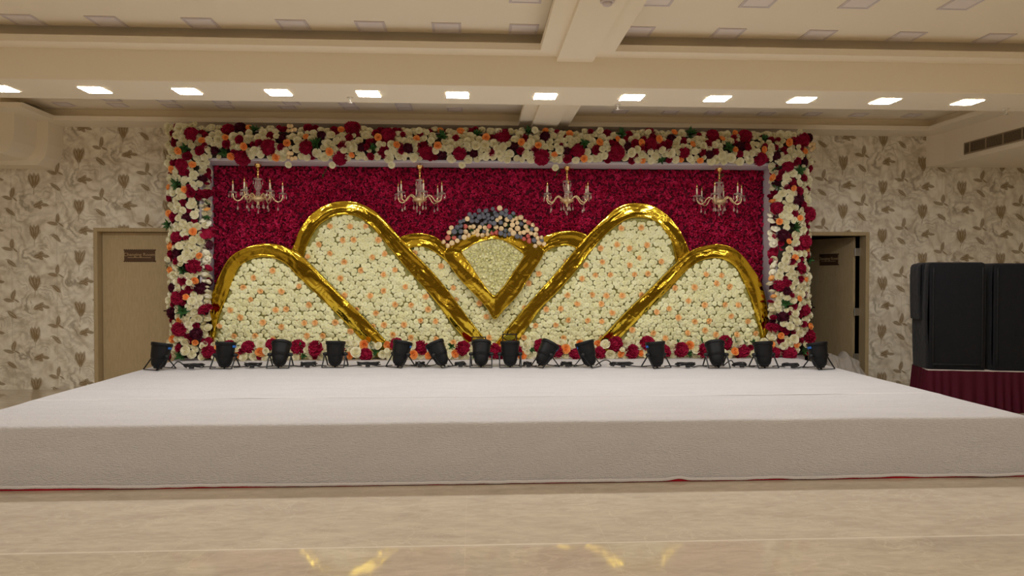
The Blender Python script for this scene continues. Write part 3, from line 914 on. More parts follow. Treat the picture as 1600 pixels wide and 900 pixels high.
band_o = [(fo0 - .03, ZS + .02), (fo0 - .03, fzt + .02), (fo1 + .03, fzt + .02), (fo1 + .03, ZS + .02)]
def in_band(x, z, pad=0.0):
    if not (fo0 - .045 < x < fo1 + .045 and ZS + .05 < z < fzt + .035): return False
    return not (fi0 + .085 - pad < x < fi1 - .075 + pad and z < fzi + .035 + pad)

rnd = random.Random(11)
placed = []     # x, z, r, kind
def dart(kind, n, r0, r1, sep, test, gap=1.0, tries=60):
    c = 0
    for _ in range(n * tries):
        if c >= n: break
        x = rnd.uniform(fo0 - .05, fo1 + .05); z = rnd.uniform(ZS, fzt + .04)
        if not test(x, z): continue
        r = rnd.uniform(r0, r1)
        ok = True
        for (a, b, q, k) in placed:
            dd = (a - x) ** 2 + (b - z) ** 2
            if dd < ((q + r) * gap) ** 2 or (k == kind and dd < sep * sep): ok = False; break
        if ok: placed.append((x, z, r, kind)); c += 1
tb = lambda x, z: in_band(x, z)
dart('peony', 46, .07, .105, .34, tb, .86)
dart('bush', 26, .05, .07, .42, tb, .85)
dart('burgundy', 32, .05, .075, .3, tb, .84)
dart('ivory', 170, .04, .054, .1, tb, .82)
dart('orange', 100, .032, .044, .2, tb, .86)
dart('buds', 40, .075, .095, .3, tb, .8)
dart('crimson', 110, .035, .055, .12, tb, .84)
dart('ivory', 620, .035, .05, .05, tb, .78)
dart('crimson', 150, .026, .04, .05, tb, .74)
dart('ivory', 900, .024, .04, .03, tb, .72)
groups = {}
for (x, z, r, k) in placed:
    ex = 0.0
    # bulge of the garland: proud in the middle of the band
    lean = (0, 0)
    if x < fi0: t = (x - fo0) / (fi0 - fo0); lean = ((t - .5) * 0.9, 0)
    elif x > fi1: t = (x - fi1) / (fo1 - fi1); lean = ((t - .5) * 0.9, 0)
    else: t = (z - fzi) / (fzt - fzi); lean = (0, (t - .5) * 0.9)
    t = min(1, max(0, t)); out = 0.085 * math.sin(PI * t) ** 0.6
    y = YF - out - rnd.uniform(0, .03) - (0.02 if k in ('orange', 'buds') else 0)
    groups.setdefault(k, []).append(flower_matrix(x, y, z, r * (1.12 if k not in ('bush',) else 1.5), rnd, 0.4, lean))
# flowers on the outer cheeks of the pillars and the top
for k in range(70):
    sd = rnd.choice((0, 1, 2)); kind = rnd.choice(('ivory', 'ivory', 'crimson', 'peony'))
    r = rnd.uniform(.05, .075)
    if sd == 2: x, z, lean = rnd.uniform(fo0, fo1), fzt + rnd.uniform(-.01, .03), (0, 1.1)
    else: x, z, lean = (fo0 - .01, fo1 + .01)[sd], rnd.uniform(ZS + .1, fzt), ((-1.2, 1.2)[sd], 0)
    groups.setdefault(kind, []).append(flower_matrix(x, YF + rnd.uniform(0, .12), z, r, rnd, 0.2, lean))
for k in range(150):
    sd = 0 if k < 90 else 1; kind = rnd.choice(('ivory', 'ivory', 'crimson', 'burgundy', 'ivory'))
    r = rnd.uniform(.035, .055)
    x = (fi0 + .03, fi1 - .02)[sd] + rnd.uniform(-.02, .02); z = rnd.uniform(ZS + .1, fzi)
    groups.setdefault(kind, []).append(flower_matrix(x, YF + rnd.uniform(-.01, .16 if sd == 0 else .05), z, r, rnd, 0.3, ((.9, -.9)[sd], 0)))
# loose sprigs that stick out over the edges
for (px, py, a) in ((266, 462, 100), (262, 405, 160), (1262, 430, -60), (1205, 268, 30), (1258, 330, -80), (268, 470, 120), (1130, 270, 180), (510, 262, 175), (330, 320, -90), (1206, 290, 90), (875, 262, 180)):
    p = P(px, py, Y=YF - .07)
    Mx = Matrix.Translation(p) @ Matrix.Rotation(R_(a), 4, 'Y') @ Matrix.Rotation(R_(rnd.uniform(-30, 30)), 4, 'Z') @ Matrix.Scale(.09, 4)
    groups.setdefault('leaf', []).append(Mx)
for (px, py) in ((304, 195), (655, 204), (451, 257), (519, 258), (612, 258), (262, 405), (780, 205), (938, 204), (1013, 207), (836, 203), (722, 258), (868, 262)):
    p = P(px, py, Y=YF - .09); groups['ivory'].append(flower_matrix(p.x, p.y, p.z, .042, rnd, .5))
names = dict(ivory='ivory_rose', peony='crimson_peony', burgundy='burgundy_dahlia', orange='orange_rose', buds='bud_spray', bush='leaf_cluster', leaf='leaf_sprig', crimson='crimson_rose')
mk = dict(ivory='ivory_rose', peony='crimson_peony', burgundy='burgundy', orange='orange_rose', buds='bud', bush='leaf', leaf='leaf', crimson='crimson_peony')
plabel = {'peony': 'large crimson peony', 'burgundy': 'dark burgundy dahlia', 'orange': 'small orange rose', 'leaf': 'green leaf sprig', 'bush': 'green leaf cluster', 'buds': 'spray of pale peach buds', 'ivory': 'ivory rose', 'crimson': 'crimson rose'}
for k, ms in groups.items():
    plant(frame, names[k], k, ms, M[mk[k]], 100, label=plabel[k])

# ================================================================== CRIMSON FLOWER WALL
rw = thing('crimson_flower_wall', 'crimson wall of dense small flowers behind the gold arches', 'flower wall', ((fi0 + fi1) / 2, YR, ZS))
bd = MB(); bd.bbox(fi0 + .002, fi1 - .002, YR, YR + .035, ZS, fzi + .0, .004)
obj('backing', bd, M['maroon_mat'], rw)


# ================================================================== GOLD ARCHES
def gold_arch(name, label, outer, inner, infill, Yf, thick=0.07, closed=False, n=220, cap=100, peach=True, kind='cream', back=None, edge=.6, seed=0, group=None, r=0.037):
    """outer, inner: edges of the gold rim in photo pixels on the plane Yf; infill: outline of the flower field"""
    O = smooth_line([px_xz(a, b, Yf) for a, b in outer], n, closed); I = smooth_line([px_xz(a, b, Yf) for a, b in inner], n, closed)
    fillp = smooth_line([px_xz(a, b, Yf) for a, b in infill], 90, True) if len(infill) > 14 else [px_xz(a, b, Yf) for a, b in infill]
    cx = sum(p[0] for p in O) / len(O)
    zmin = min(p[1] for p in O)
    base_z = ZS if not closed else zmin
    root = thing(name, label, 'backdrop panel', (cx, Yf, base_z), group)
    # board
    poly = O[:-1] if closed else (back and [px_xz(a, b, Yf) for a, b in back] or O)
    mb = MB(); mb.prism_xz([(p[0], p[1]) for p in poly], Yf + .004, Yf + thick)
    obj('backing_board', mb, M['moss'] if kind == 'cream' else M['cream_rose'], root)
    # rim
    NP = 16
    prof = [(0.0, thick * .95, 0), (0.0, -0.01, 0), (0.012, -0.028, .3), (0.03, -0.036, .7), (0.036, -0.0375, .8), (0.05, -0.038, .95)]
    for k in range(1, NP): 
        t = 0.05 + 0.9 * k / NP
        prof.append((t, -0.038 - 0.003 * math.sin(PI * t), 1))
    prof += [(0.95, -0.038, .95), (0.964, -0.0375, .8), (0.97, -0.036, .7), (0.988, -0.028, .3), (1.0, 0.012, 0)]
    vs = []
    s = 0.0
    for i in range(n + 1):
        if i: s += math.hypot(O[i][0] - O[i - 1][0], O[i][1] - O[i - 1][1])
        for (t, d, wv) in prof:
            x = O[i][0] + (I[i][0] - O[i][0]) * t; z = O[i][1] + (I[i][1] - O[i][1]) * t
            # creases of the foil run along and across the band
            nz = 0.022 * noise.noise((s * 1.1 + seed * 7.3, t * 1.2, seed)) + 0.0045 * noise.noise((s * 2.6, t * 2.4 + s * 1.3 + seed * 3, 2.0)) + 0.002 * noise.noise((s * 0.9 + seed, t * 5.5 + 0.8 * math.sin(s * 1.7), 4.4)) + 0.0012 * noise.noise((s * 8.0, t * 5 + seed * 3, 9.0))
            vs.append((x, Yf + d + nz * wv, max(z, ZS + .002)))
    K = len(prof); mb = MB()
    mb.add(vs, [(i * K + j, (i + 1) * K + j, (i + 1) * K + j + 1, i * K + j + 1) for i in range(n) for j in range(K - 1)])
    obj('gold_rim', mb, M['gold'], root, smooth=True)['label'] = 'wrinkled mirror gold foil rim'
    # flowers
    rd = random.Random(seed + 50)
    xs_ = [p[0] for p in fillp]; zs_ = [p[1] for p in fillp]
    sp = r * 1.74
    pos = []; row = 0; z = min(zs_) + sp * .4
    z = max(z, ZS + .02)
    while z < max(zs_):
        x = min(xs_) + (sp * .5 if row % 2 else 0)
        while x < max(xs_):
            a, b = x + rd.uniform(-.2, .2) * sp, z + rd.uniform(-.2, .2) * sp
            if in_poly(a, b, fillp) and edge_dist(a, b, fillp) > r * edge: pos.append((a, b))
            x += sp
        z += sp * .86; row += 1
    pk = set()
    if peach:
        z = min(zs_) + .1; row = 0
        while z < max(zs_):
            x = min(xs_) + (.12 if row % 2 else 0) + .05
            while x < max(xs_):
                a, b = x + rd.uniform(-.06, .06), z + rd.uniform(-.06, .06)
                if in_poly(a, b, fillp) and edge_dist(a, b, fillp) > r:
                    pk.add(min(range(len(pos)), key=lambda i: (pos[i][0] - a) ** 2 + (pos[i][1] - b) ** 2))
                x += .235
            z += .205; row += 1
    cr = []; pe = []
    for i, (a, b) in enumerate(pos):
        if i in pk: pe.append(flower_matrix(a, Yf - .022, b, r * rd.uniform(.95, 1.12), rd, .3))
        else: cr.append(flower_matrix(a, Yf - rd.uniform(0, .014), b, r * rd.uniform(.88, 1.08) * (1.6 if kind == 'petal' else 1), rd, .3))
    org_z = ZS + .15
    nm = 'cream_rose' if kind == 'cream' else 'cream_blossom'
    plant(root, nm, kind, cr, M['cream_rose'], cap, prefer=lambda m_: 1 if m_.translation.z > org_z else 0)
    if pe: plant(root, 'peach_rose', 'peach', pe, M['peach_rose'], 100, label='peach rose')
    return O


YO, YBG, YWG, YFN = 9.24, 9.33, 9.405, 9.325
oL_o = [(326, 559), (327, 500), (330, 466), (345, 427), (360, 402), (380, 389), (405, 381), (432, 381), (455, 389), (477, 405), (502, 429), (532, 460), (570, 497), (607, 537), (627, 559)]
oL_i = [(333, 559), (337, 525), (343, 495), (355, 465), (366, 435), (375, 417), (390, 407), (410, 402), (432, 405), (450, 415), (465, 431), (490, 455), (520, 484), (545, 510), (592, 559)]
oR_o = [(905, 559), (940, 527), (980, 485), (1015, 452), (1037, 430), (1060, 407), (1080, 391), (1100, 384), (1120, 381), (1140, 385), (1157, 397), (1172, 415), (1185, 435), (1194, 460), (1199, 495), (1200, 559)]
oR_i = [(940, 559), (967, 530), (1000, 496), (1050, 447), (1070, 425), (1090, 410), (1110, 404), (1130, 406), (1147, 417), (1157, 432), (1170, 462), (1180, 495), (1187, 520), (1192, 559)]
bL_o = [(452, 559), (451, 470), (452, 420), (456, 392), (462, 377), (470, 357), (487, 335), (510, 320), (533, 314.5), (557, 316), (582, 327), (600, 342), (622, 366), (641, 388), (680, 429), (708, 464), (730, 494), (757, 528), (781, 559)]
bL_i = [(474, 559), (472, 470), (472, 425), (475, 401), (481, 382), (490, 365), (502, 350), (520, 340), (540, 336), (560, 340), (577, 352), (596, 372), (632, 416), (672, 461), (705, 505), (735, 541), (750, 559)]
bR_o = [(753, 559), (777, 532), (800, 503), (845, 452), (875, 418), (900, 388), (922, 362), (945, 340), (962, 325), (985, 317.5), (1015, 320), (1037, 332), (1055, 350), (1067, 370), (1075, 388), (1080, 415), (1082, 470), (1083, 559)]
bR_i = [(785, 559), (812, 529), (845, 483), (875, 452), (905, 417), (922, 394), (945, 368), (965, 352), (984, 342), (1005, 341), (1025, 347), (1037, 360), (1047, 375), (1053, 395), (1057, 425), (1060, 470), (1061, 559)]
wL_o = [(612, 420), (614, 388), (622, 373), (637, 366), (657, 364), (677, 368), (692, 378), (712, 396), (735, 422), (760, 456)]
wL_i = [(634, 430), (637, 402), (640, 391), (646, 387), (654, 386), (668, 388), (686, 399), (702, 414), (715, 428), (735, 452)]
wR_o = [(788, 462), (806, 434), (826, 398), (842, 375), (862, 364), (887, 360), (905, 362), (920, 369), (930, 384), (934, 420)]
wR_i = [(812, 456), (830, 424), (842, 405), (856, 392), (870, 386), (885, 384), (897, 387), (903, 396), (906, 410), (908, 430)]
fan_o = [(773, 499), (760, 481), (740, 459), (718, 436), (698, 408), (694, 396), (702, 383), (722, 370), (748, 362), (775, 359), (802, 362), (828, 372), (846, 386), (849, 398), (832, 426), (810, 460), (790, 482)]
fan_i = [(773, 461), (765, 455), (750, 435), (736, 414), (724, 398), (723, 393), (731, 388), (742, 381), (757, 376), (771, 374), (788, 377), (804, 387), (817, 398), (816, 404), (802, 424), (788, 445), (780, 454)]

G = 'gold rimmed flower arches of the backdrop'
A1 = gold_arch('gold_arch', 'low gold rimmed arch of cream roses at the left end of the backdrop', oL_o, oL_i, oL_i, YO, thick=.045, seed=1, group=G)
A2 = gold_arch('gold_arch', 'low gold rimmed arch of cream roses at the right end of the backdrop', oR_o, oR_i, oR_i, YO, thick=.045, seed=2, group=G)
A3 = gold_arch('gold_arch', 'tall gold rimmed arch of cream roses leaning left of the centre fan', bL_o, bL_i, bL_i, YBG, thick=.045, seed=3, group=G)
A4 = gold_arch('gold_arch', 'tall gold rimmed arch of cream roses leaning right of the centre fan', bR_o, bR_i, bR_i, YBG, thick=.045, seed=4, group=G)
A5 = gold_arch('gold_arch', 'small gold topped wing of cream roses just left of the centre fan', wL_o, wL_i,
          [(640, 391), (646, 387), (654, 386), (668, 388), (686, 399), (702, 414), (715, 428), (740, 456), (774, 495), (775, 559), (700, 559), (640, 430)], YWG, thick=.04, edge=.3, seed=5, group=G,
          back=[(616, 388), (624, 373), (637, 366), (657, 364), (677, 368), (692, 378), (712, 396), (735, 422), (776, 470), (776, 559), (700, 559), (640, 460)])
A6 = gold_arch('gold_arch', 'small gold topped wing of cream roses just right of the centre fan', wR_o, wR_i,
          [(771, 495), (800, 470), (830, 424), (842, 405), (856, 392), (870, 386), (885, 384), (897, 387), (903, 396), (900, 430), (850, 559), (770, 559)], YWG + .004, thick=.04, edge=.3, seed=6, group=G,
          back=[(769, 480), (806, 434), (826, 398), (842, 375), (862, 364), (887, 360), (905, 362), (918, 369), (924, 384), (900, 450), (850, 559), (769, 559)])
A7 = gold_arch('gold_fan', 'pointed gold rimmed fan of cream blossoms at the centre of the backdrop', fan_o, fan_i, fan_i, YFN, thick=.045, closed=True, peach=False, kind='petal', seed=7, r=.03)

# crimson wall flowers: everywhere the arches leave it open
rd = random.Random(77)
def hidden(x, z):
    for (A, cx_, sc) in ((A1, 0, .9), (A2, 0, .9), (A3, 0, .9), (A4, 0, .9)):
        mx = sum(p[0] for p in A) / len(A); mz = sum(p[1] for p in A) / len(A)
        if in_poly(mx + (x - mx) / sc, mz + (z - mz) / sc, A): return True
    return z < 1.7 and -1.6 < x - P(772, 450, Y=YR).x < 1.6
ms = []; sp = .058; z = ZS + .3; row = 0
while z < fzi - .01:
    x = fi0 + .03 + (sp / 2 if row % 2 else 0)
    while x < fi1 - .02:
        if not hidden(x, z):
            ms.append(flower_matrix(x + rd.uniform(-.012, .012), YR - rd.uniform(.0, .02), z + rd.uniform(-.012, .012), .049 * rd.uniform(.85, 1.15), rd, .5))
        x += sp
    z += sp * .86; row += 1
def show(m_):
    x, z = m_.translation.x, m_.translation.z
    return 1 if z > 2.35 and not any(in_poly(x, z, A) for A in (A1, A2, A3, A4, A7)) else 0
plant(rw, 'crimson_blossom', 'red', ms, M['red_flower'], 100, prefer=show)

# ================================================================== FLOWER CREST OVER THE FAN
yc = YFN - .09
cc = P(771, 416, Y=yc)
crest = thing('flower_crest', 'arched crest of small cream, slate blue and coral roses on top of the gold fan', 'flower arrangement', (cc.x, yc, P(771, 372, Y=yc).z))
sc = (YFN - .08) / F_PX
def arc_pt(a, f):
    """a in degrees (90 = up); f 0 inner edge .. 1 outer edge; px offsets from (771, 416)"""
    t = abs(a - 90) / 65
    rin = 50 + 24 * t ** 2; rout = 90 - 3 * t ** 1.5
    q = rin + (rout - rin) * f
    return (cc.x + q * sc * math.cos(R_(a)) * 1.0, cc.z + q * sc * math.sin(R_(a)) * (1 - .02 * t))
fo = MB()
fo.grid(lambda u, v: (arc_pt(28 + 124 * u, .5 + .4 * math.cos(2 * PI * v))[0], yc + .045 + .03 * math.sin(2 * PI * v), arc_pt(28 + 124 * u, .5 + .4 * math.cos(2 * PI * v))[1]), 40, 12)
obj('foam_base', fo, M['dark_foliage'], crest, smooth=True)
rd = random.Random(5); pl_ = []
for _ in range(9000):
    a = rd.uniform(24, 156); f = rd.uniform(0.0, 1.0); x, z = arc_pt(a, f)
    r = rd.uniform(.025, .035)
    if all((x - q[0]) ** 2 + (z - q[1]) ** 2 > ((r + q[2]) * .86) ** 2 for q in pl_): pl_.append((x, z, r, a, f))
cg = {'small_cream': [], 'slate': [], 'coral': []}
for (x, z, r, a, f) in pl_:
    nzv = noise.noise((x * 4.5, z * 4.5, 3.3))
    k = 'slate' if nzv > 0.2 and rd.random() < .8 or rd.random() < .16 else 'small_cream'
    if (a > 144 and f > .35 and rd.random() < .55) or (34 < a < 46 and f < .5) or rd.random() < .06: k = 'coral'
    cg[k].append(flower_matrix(x, yc + .012 - rd.uniform(0, .035) - .02 * math.sin(PI * f), z, r * 1.36, rd, .45, (math.cos(R_(a)) * .4, .35 * (f - .3))))
for k, nm, mm in (('small_cream', 'cream_rose', 'bud'), ('slate', 'slate_rose', 'slate_rose'), ('coral', 'coral_rose', 'coral_rose')):
    plant(crest, nm, k, cg[k], M[mm], 100, label={'small_cream': 'small cream rose', 'slate': 'small slate blue rose', 'coral': 'small coral rose'}[k])
lv = [Matrix.Translation((arc_pt(a, f)[0], yc - .01, arc_pt(a, f)[1])) @ FACE @ Matrix.Rotation(rd.uniform(0, 6), 4, 'Z') @ Matrix.Scale(.04, 4) for a, f in [(rd.uniform(30, 150), rd.uniform(.1, .9)) for _ in range(26)]]
plant(crest, 'leaf_cluster', 'bush', lv, M['leaf'], 26)

# ================================================================== GARLAND AT THE FOOT OF THE ARCHES
gar = thing('flower_garland', 'low flower garland along the back of the stage floor', 'garland', ((fi0 + fi1) / 2, 9.04, ZS))
rnd = random.Random(31)
gx0, gx1 = fi0 + .02, fi1 - .02
pl_ = []
def dartg(kind, n, r0, r1, sep, gap):
    c = 0
    for _ in range(n * 60):
        if c >= n: break
        x = rnd.uniform(gx0, gx1); r = rnd.uniform(r0, r1); z = rnd.uniform(ZS + r * .8, ZS + .195)
        if all((x - q[0]) ** 2 + (z - q[1]) ** 2 > ((r + q[2]) * gap) ** 2 and not (q[3] == kind and abs(x - q[0]) < sep) for q in pl_):
            pl_.append((x, z, r, kind)); c += 1
dartg('peony', 30, .075, .10, .2, .8); dartg('orange', 24, .038, .055, .12, .8); dartg('bush', 14, .05, .06, .3, .8)
dartg('ivory', 180, .045, .068, .0, .78); dartg('ivory', 120, .03, .045, .0, .78); dartg('crimson', 80, .03, .045, .0, .76)
gg = {}
for (x, z, r, k) in pl_:
    gg.setdefault(k, []).append(flower_matrix(x, 9.04 - .05 * math.sin(min(1, (z - ZS) / .2) * PI) + rnd.uniform(-.01, .03), z, r * 1.1, rnd, .45, (0, .2)))
for px in (352, 378, 392, 460, 545, 575, 590, 845, 938, 1062, 1076, 1112, 1125, 1138, 1150, 1165, 1098):
    p = P(px, 545, Y=9.14)
    gg.setdefault('leaf', []).append(Matrix.Translation((p.x, 9.06, p.z - .03)) @ Matrix.Rotation(R_(rnd.uniform(-50, 50)), 4, 'Y') @ Matrix.Rotation(rnd.uniform(0, 6), 4, 'Z') @ Matrix.Scale(rnd.uniform(.11, .16), 4))
for k, m_ in gg.items():
    plant(gar, names[k], k, m_, M[mk[k]], 100, label=plabel[k])

# ================================================================== CHANDELIERS
DROPS = {}
def make_chandelier(label, loc, arms, rot, sc_=1.0):
    root = thing('chandelier', label, 'chandelier', loc, 'small crystal chandeliers hanging from the floral frame')
    root.rotation_euler = (0, 0, rot); root.scale = (sc_,) * 3
    def part(name, mb, m, smooth=True, parent=None):
        me = mb.mesh(name, m, smooth); fix_normals(me); return link(name, me, parent or root)
    c = MB(); c.tube([(0, 0, .029), (0, 0, -.005)], .004, 8); part('hook', c, M['brass'])
    c = MB(); c.lathe([(.038, 0), (.04, -.008), (.034, -.03), (.018, -.05), (.008, -.055)], 20); part('ceiling_cup', c, M['brass'])
    c = MB(); c.lathe([(.012, -.05), (.013, -.08), (.017, -.085), (.012, -.09), (.012, -.15), (.016, -.155), (.011, -.165)], 14); part('stem', c, M['brass'])
    c = MB(); c.lathe([(.012, -.16), (.05, -.17), (.052, -.178), (.018, -.19), (.022, -.215), (.042, -.245), (.046, -.265), (.032, -.295), (.018, -.315), (.024, -.335), (.03, -.35), (.02, -.37)], 20); part('glass_column', c, M['crystal'])
    c = MB(); c.lathe([(.02, -.36), (.06, -.375), (.085, -.395), (.08, -.412), (.05, -.428), (.02, -.44), (.014, -.455), (.018, -.466), (.002, -.48)], 22); part('bowl', c, M['glass_arm'])
    def drop(par, x, y, z, L=.03, r=.010):
        key = (round(L, 4), round(r, 4))
        if key not in DROPS:
            mb = MB(); mb.tube([(0, 0, 0), (0, 0, -L - .004)], .0016, 4)
            mb.lathe([(.001, -L), (r * .5, -.012 - L), (r, -.03 - L), (r * .75, -.042 - L), (.001, -.05 - L)], 8)
            DROPS[key] = mb.mesh('crystal_drop', M['crystal'], True)
        link('crystal_drop', DROPS[key], par, (x, y, z))
    for k in range(arms):
        a = 2 * PI * k / arms; ca, sa = math.cos(a), math.sin(a)
        am = MB()
        prof = [(.06, -.395), (.09, -.365), (.125, -.352), (.155, -.375), (.185, -.415), (.22, -.432), (.255, -.415), (.27, -.38), (.272, -.345)]
        L = smooth_line(prof, 26)
        am.tube([(q[0] * ca, q[0] * sa, q[1]) for q in L], .0085, 8)
        ao = part('arm', am, M['glass_arm'])
        T = Matrix.Translation((.272 * ca, .272 * sa, 0))
        b = MB(); b.lathe([(.008, -.35), (.038, -.342), (.05, -.333), (.046, -.331), (.012, -.338), (.012, -.325), (.016, -.322), (.016, -.318)], 18, T); part('drip_pan', b, M['crystal'], parent=ao)
        b = MB(); b.lathe([(.0095, -.32), (.0095, -.245), (.004, -.242)], 10, T); part('candle', b, M['candle'], parent=ao)
        b = MB(); b.lathe([(.004, -.243), (.009, -.228), (.007, -.212), (.0008, -.185)], 8, T); part('flame_bulb', b, M['brass'], parent=ao)
        for j in range(5):
            aj = 2 * PI * j / 5 + a
            drop(ao, .272 * ca + .043 * math.cos(aj), .272 * sa + .043 * math.sin(aj), -.335, .016, .0075)
        drop(ao, .22 * ca, .22 * sa, -.44, .05, .014)
    for j in range(6):
        aj = 2 * PI * j / 6; drop(root, .05 * math.cos(aj), .05 * math.sin(aj), -.172, .02, .008)
        drop(root, .07 * math.cos(aj + .4), .07 * math.sin(aj + .4), -.415, .055, .012)
    drop(root, 0, 0, -.478, .05, .012)
    return root
for px, py, n, rot, lb in ((403, 254, 6, .25, 'crystal chandelier hanging at the far left over the low left arch'),
                           (656, 261, 6, .75, 'crystal chandelier hanging just left of the flower crest'),
                           (886, 263, 6, .45, 'crystal chandelier hanging just right of the flower crest'),
                           (1124, 264, 6, 1.05, 'crystal chandelier hanging at the far right over the low right arch')):
    Yc = 9.15
    p = P(px, py, Y=Yc)
    make_chandelier(lb, (p.x, Yc - (.0), fzi - .03), n, rot, 1.08)

# ================================================================== STAGE LIGHTS
def lamp_meshes():
    n = 32
    b = MB()
    rib = lambda i, k: (0.018 if (k % 4 == 0 and 6 <= i <= 11) else 0)
    b.lathe([(.018, -.012), (.048, -.006), (.068, .012), (.079, .045), (.085, .082), (.086, .09), (.092, .095), (.096, .13), (.100, .18), (.103, .215), (.104, .22), (.104, .235)], n, rib=rib)
    b.lathe([(.0, .22), (.10, .22)], n)
    me = b.mesh('lamp_housing', M['black_plastic'], True); fix_normals(me)
    r = MB(); r.lathe([(.101, .225), (.112, .23), (.114, .262), (.110, .266), (.101, .266), (.099, .24)], n)
    rim = r.mesh('front_rim', M['black_plastic'], True)
    l = MB(); l.lathe([(.0, .252), (.06, .252), (.101, .246)], n)
    ln = l.mesh('lens', M['lens'], True)
    c = MB(); c.bbox(-.035, .035, -.035, .035, -.02, .012, .006); c.tube([(0, 0, -.02), (0, -.01, -.04)], .01, 8)
    cb = c.mesh('cable_gland', M['black_plastic'])
    k = MB()
    k.lathe([(.02, .085), (.022, .117), (.016, .14), (.006, .142)], 12, Matrix.Rotation(PI / 2, 4, 'Y'))
    kn = k.mesh('pivot_knob', M['black_metal'], True)
    def brk(sg, w):
        q = MB(); T = .004
        pts = [(-w, 0, .0), (-w, sg * .02, -.03), (-w, sg * .115, -.142), (w, sg * .115, -.142), (w, sg * .02, -.03), (w, 0, 0)]
        for a, b_ in zip(pts[:-1], pts[1:]):
            a, b_ = Vector(a), Vector(b_); d = (b_ - a); L = d.length
            q.box(-.007 if abs(d.x) < .01 else -.004, .007 if abs(d.x) < .01 else .004, -.004, .004, 0, L, Matrix.Translation(a) @ d.to_track_quat('Z', 'Y').to_matrix().to_4x4())
        return q.mesh('bracket', M['black_metal'])
    t = MB(); t.box(-.03, .03, -.012, .012, -.012, .012)
    tp = t.mesh('blue_tape', M['blue'])
    g = MB()
    s = .085
    for a in ((-s, s, -.004, .004, 0, .012), (-s, s, -.004, .004, .085, .097), (-s, -s + .012, -.004, .004, 0, .097), (s - .012, s, -.004, .004, 0, .097)): g.box(*a)
    gf = g.mesh('gel_frame', M['black_metal'])
    ge = MB(); ge.lathe([(.0, 0), (.05, .003), (.072, 0)], 24, Matrix.Translation((0, 0, .048)) @ Matrix.Scale(.48, 4, (0, 0, 1)) @ FACE)
    gm = ge.mesh('amber_gel', M['amber_gel'], True)
    return me, rim, ln, cb, kn, brk(1, .118), brk(-1, .123), tp, gf, gm
LMs = lamp_meshes()
specs = [  # px, feet y, yaw (0 = towards the backdrop, + = right), tilt from upright, tape side, gel, label
    (250, 579, 32, 12, 1, 0, 'black stage light at the left end of the row, blue tape on its right side'),
    (352, 577, 6, 8, 1, 0, 'second black stage light from the left, in front of the low left arch'),
    (438, 576, 0, 27, 0, 0, 'third black stage light from the left, tilted so its rounded back shows'),
    (524, 575, 4, 8, 0, 0, 'fourth black stage light from the left, standing almost upright'),
    (626, 575, 38, 16, 1, 0, 'fifth black stage light from the left, left neighbour of the one leaning left'),
    (686, 575, -62, 27, -1, 0, 'black stage light left of centre that leans sharply to the left'),
    (752, 575, 3, 24, 0, 1, 'black stage light left of the centre line with an olive gel raised above it'),
    (797, 575, 0, 8, 0, 1, 'black stage light right of the centre line with a square gel frame above it'),
    (852, 575, 62, 33, 1, 0, 'black stage light right of centre that leans sharply to the right, blue tape'),
    (918, 575, -55, 18, -1, 0, 'black stage light leaning left with blue tape, right of the one leaning right'),
    (1025, 576, -25, 8, -1, 0, 'fourth black stage light from the right, blue tape on its left side'),
    (1119, 576, 0, 27, 0, 0, 'third black stage light from the right, tilted so its rounded back shows'),
    (1193, 576, -8, 10, 0, 0, 'second black stage light from the right, before the right pillar of flowers'),
    (1279, 578, -22, 12, -1, 0, 'black stage light at the right end of the row, in front of the open door'),
]
LOCS = []
for px, py, yaw, tilt, tape, gel, lb in specs:
    p = P(px, py, Z=ZS + .006); p.y += .10
    p.x = P(px, py, Y=p.y).x
    root = thing('stage_light', lb, 'stage light', (p.x, p.y, ZS + .008), 'black stage lights along the back of the stage')
    root.rotation_euler = (0, 0, R_(-yaw))
    LOCS.append(Vector((p.x, p.y, ZS)))
    Tt = Matrix.Translation((0, 0, .147)) @ Matrix.Rotation(-R_(tilt), 4, 'X') @ Matrix.Translation((0, 0, -.12))
    S = Matrix.Scale(1.0, 4)
    def child(me, T, parent=root):
        o = bpy.data.objects.new(me.name.split('.')[0], me); C.objects.link(o); o.parent = parent; o.matrix_local = T; return o
    h = child(LMs[0], Tt)
    child(LMs[1], Matrix.Identity(4), h); child(LMs[2], Matrix.Identity(4), h); child(LMs[3], Matrix.Identity(4), h)
    child(LMs[4], Matrix.Translation((0, 0, .12)), h); child(LMs[4], Matrix.Translation((0, 0, .12)) @ Matrix.Rotation(PI, 4, 'Z'), h)
    child(LMs[5], Matrix.Translation((0, 0, .147))); child(LMs[6], Matrix.Translation((0, 0, .147)))
    if tape:
        s_ = tape
        # on the side of the rim that faces the picture's left or right
        loc = Vector((s_ * math.cos(R_(yaw)), s_ * math.sin(R_(yaw)) * 1.0, 0)); loc = Vector((loc.x, loc.y * -1 if False else loc.y, 0)).normalized() * .106
        o = child(LMs[7], Matrix.Translation((loc.x, loc.y - .02, .215)) @ Matrix.Rotation(math.atan2(loc.y, loc.x) + PI / 2, 4, 'Z'), h); o['label'] = 'blue tape on the housing'
    if gel:
        dx = -.035 if px < 780 else 0.0
        o = child(LMs[8], Matrix.Translation((dx, .10, .262)) @ Matrix.Rotation(R_(tilt), 4, 'X'), h); child(LMs[9], Matrix.Identity(4), o)

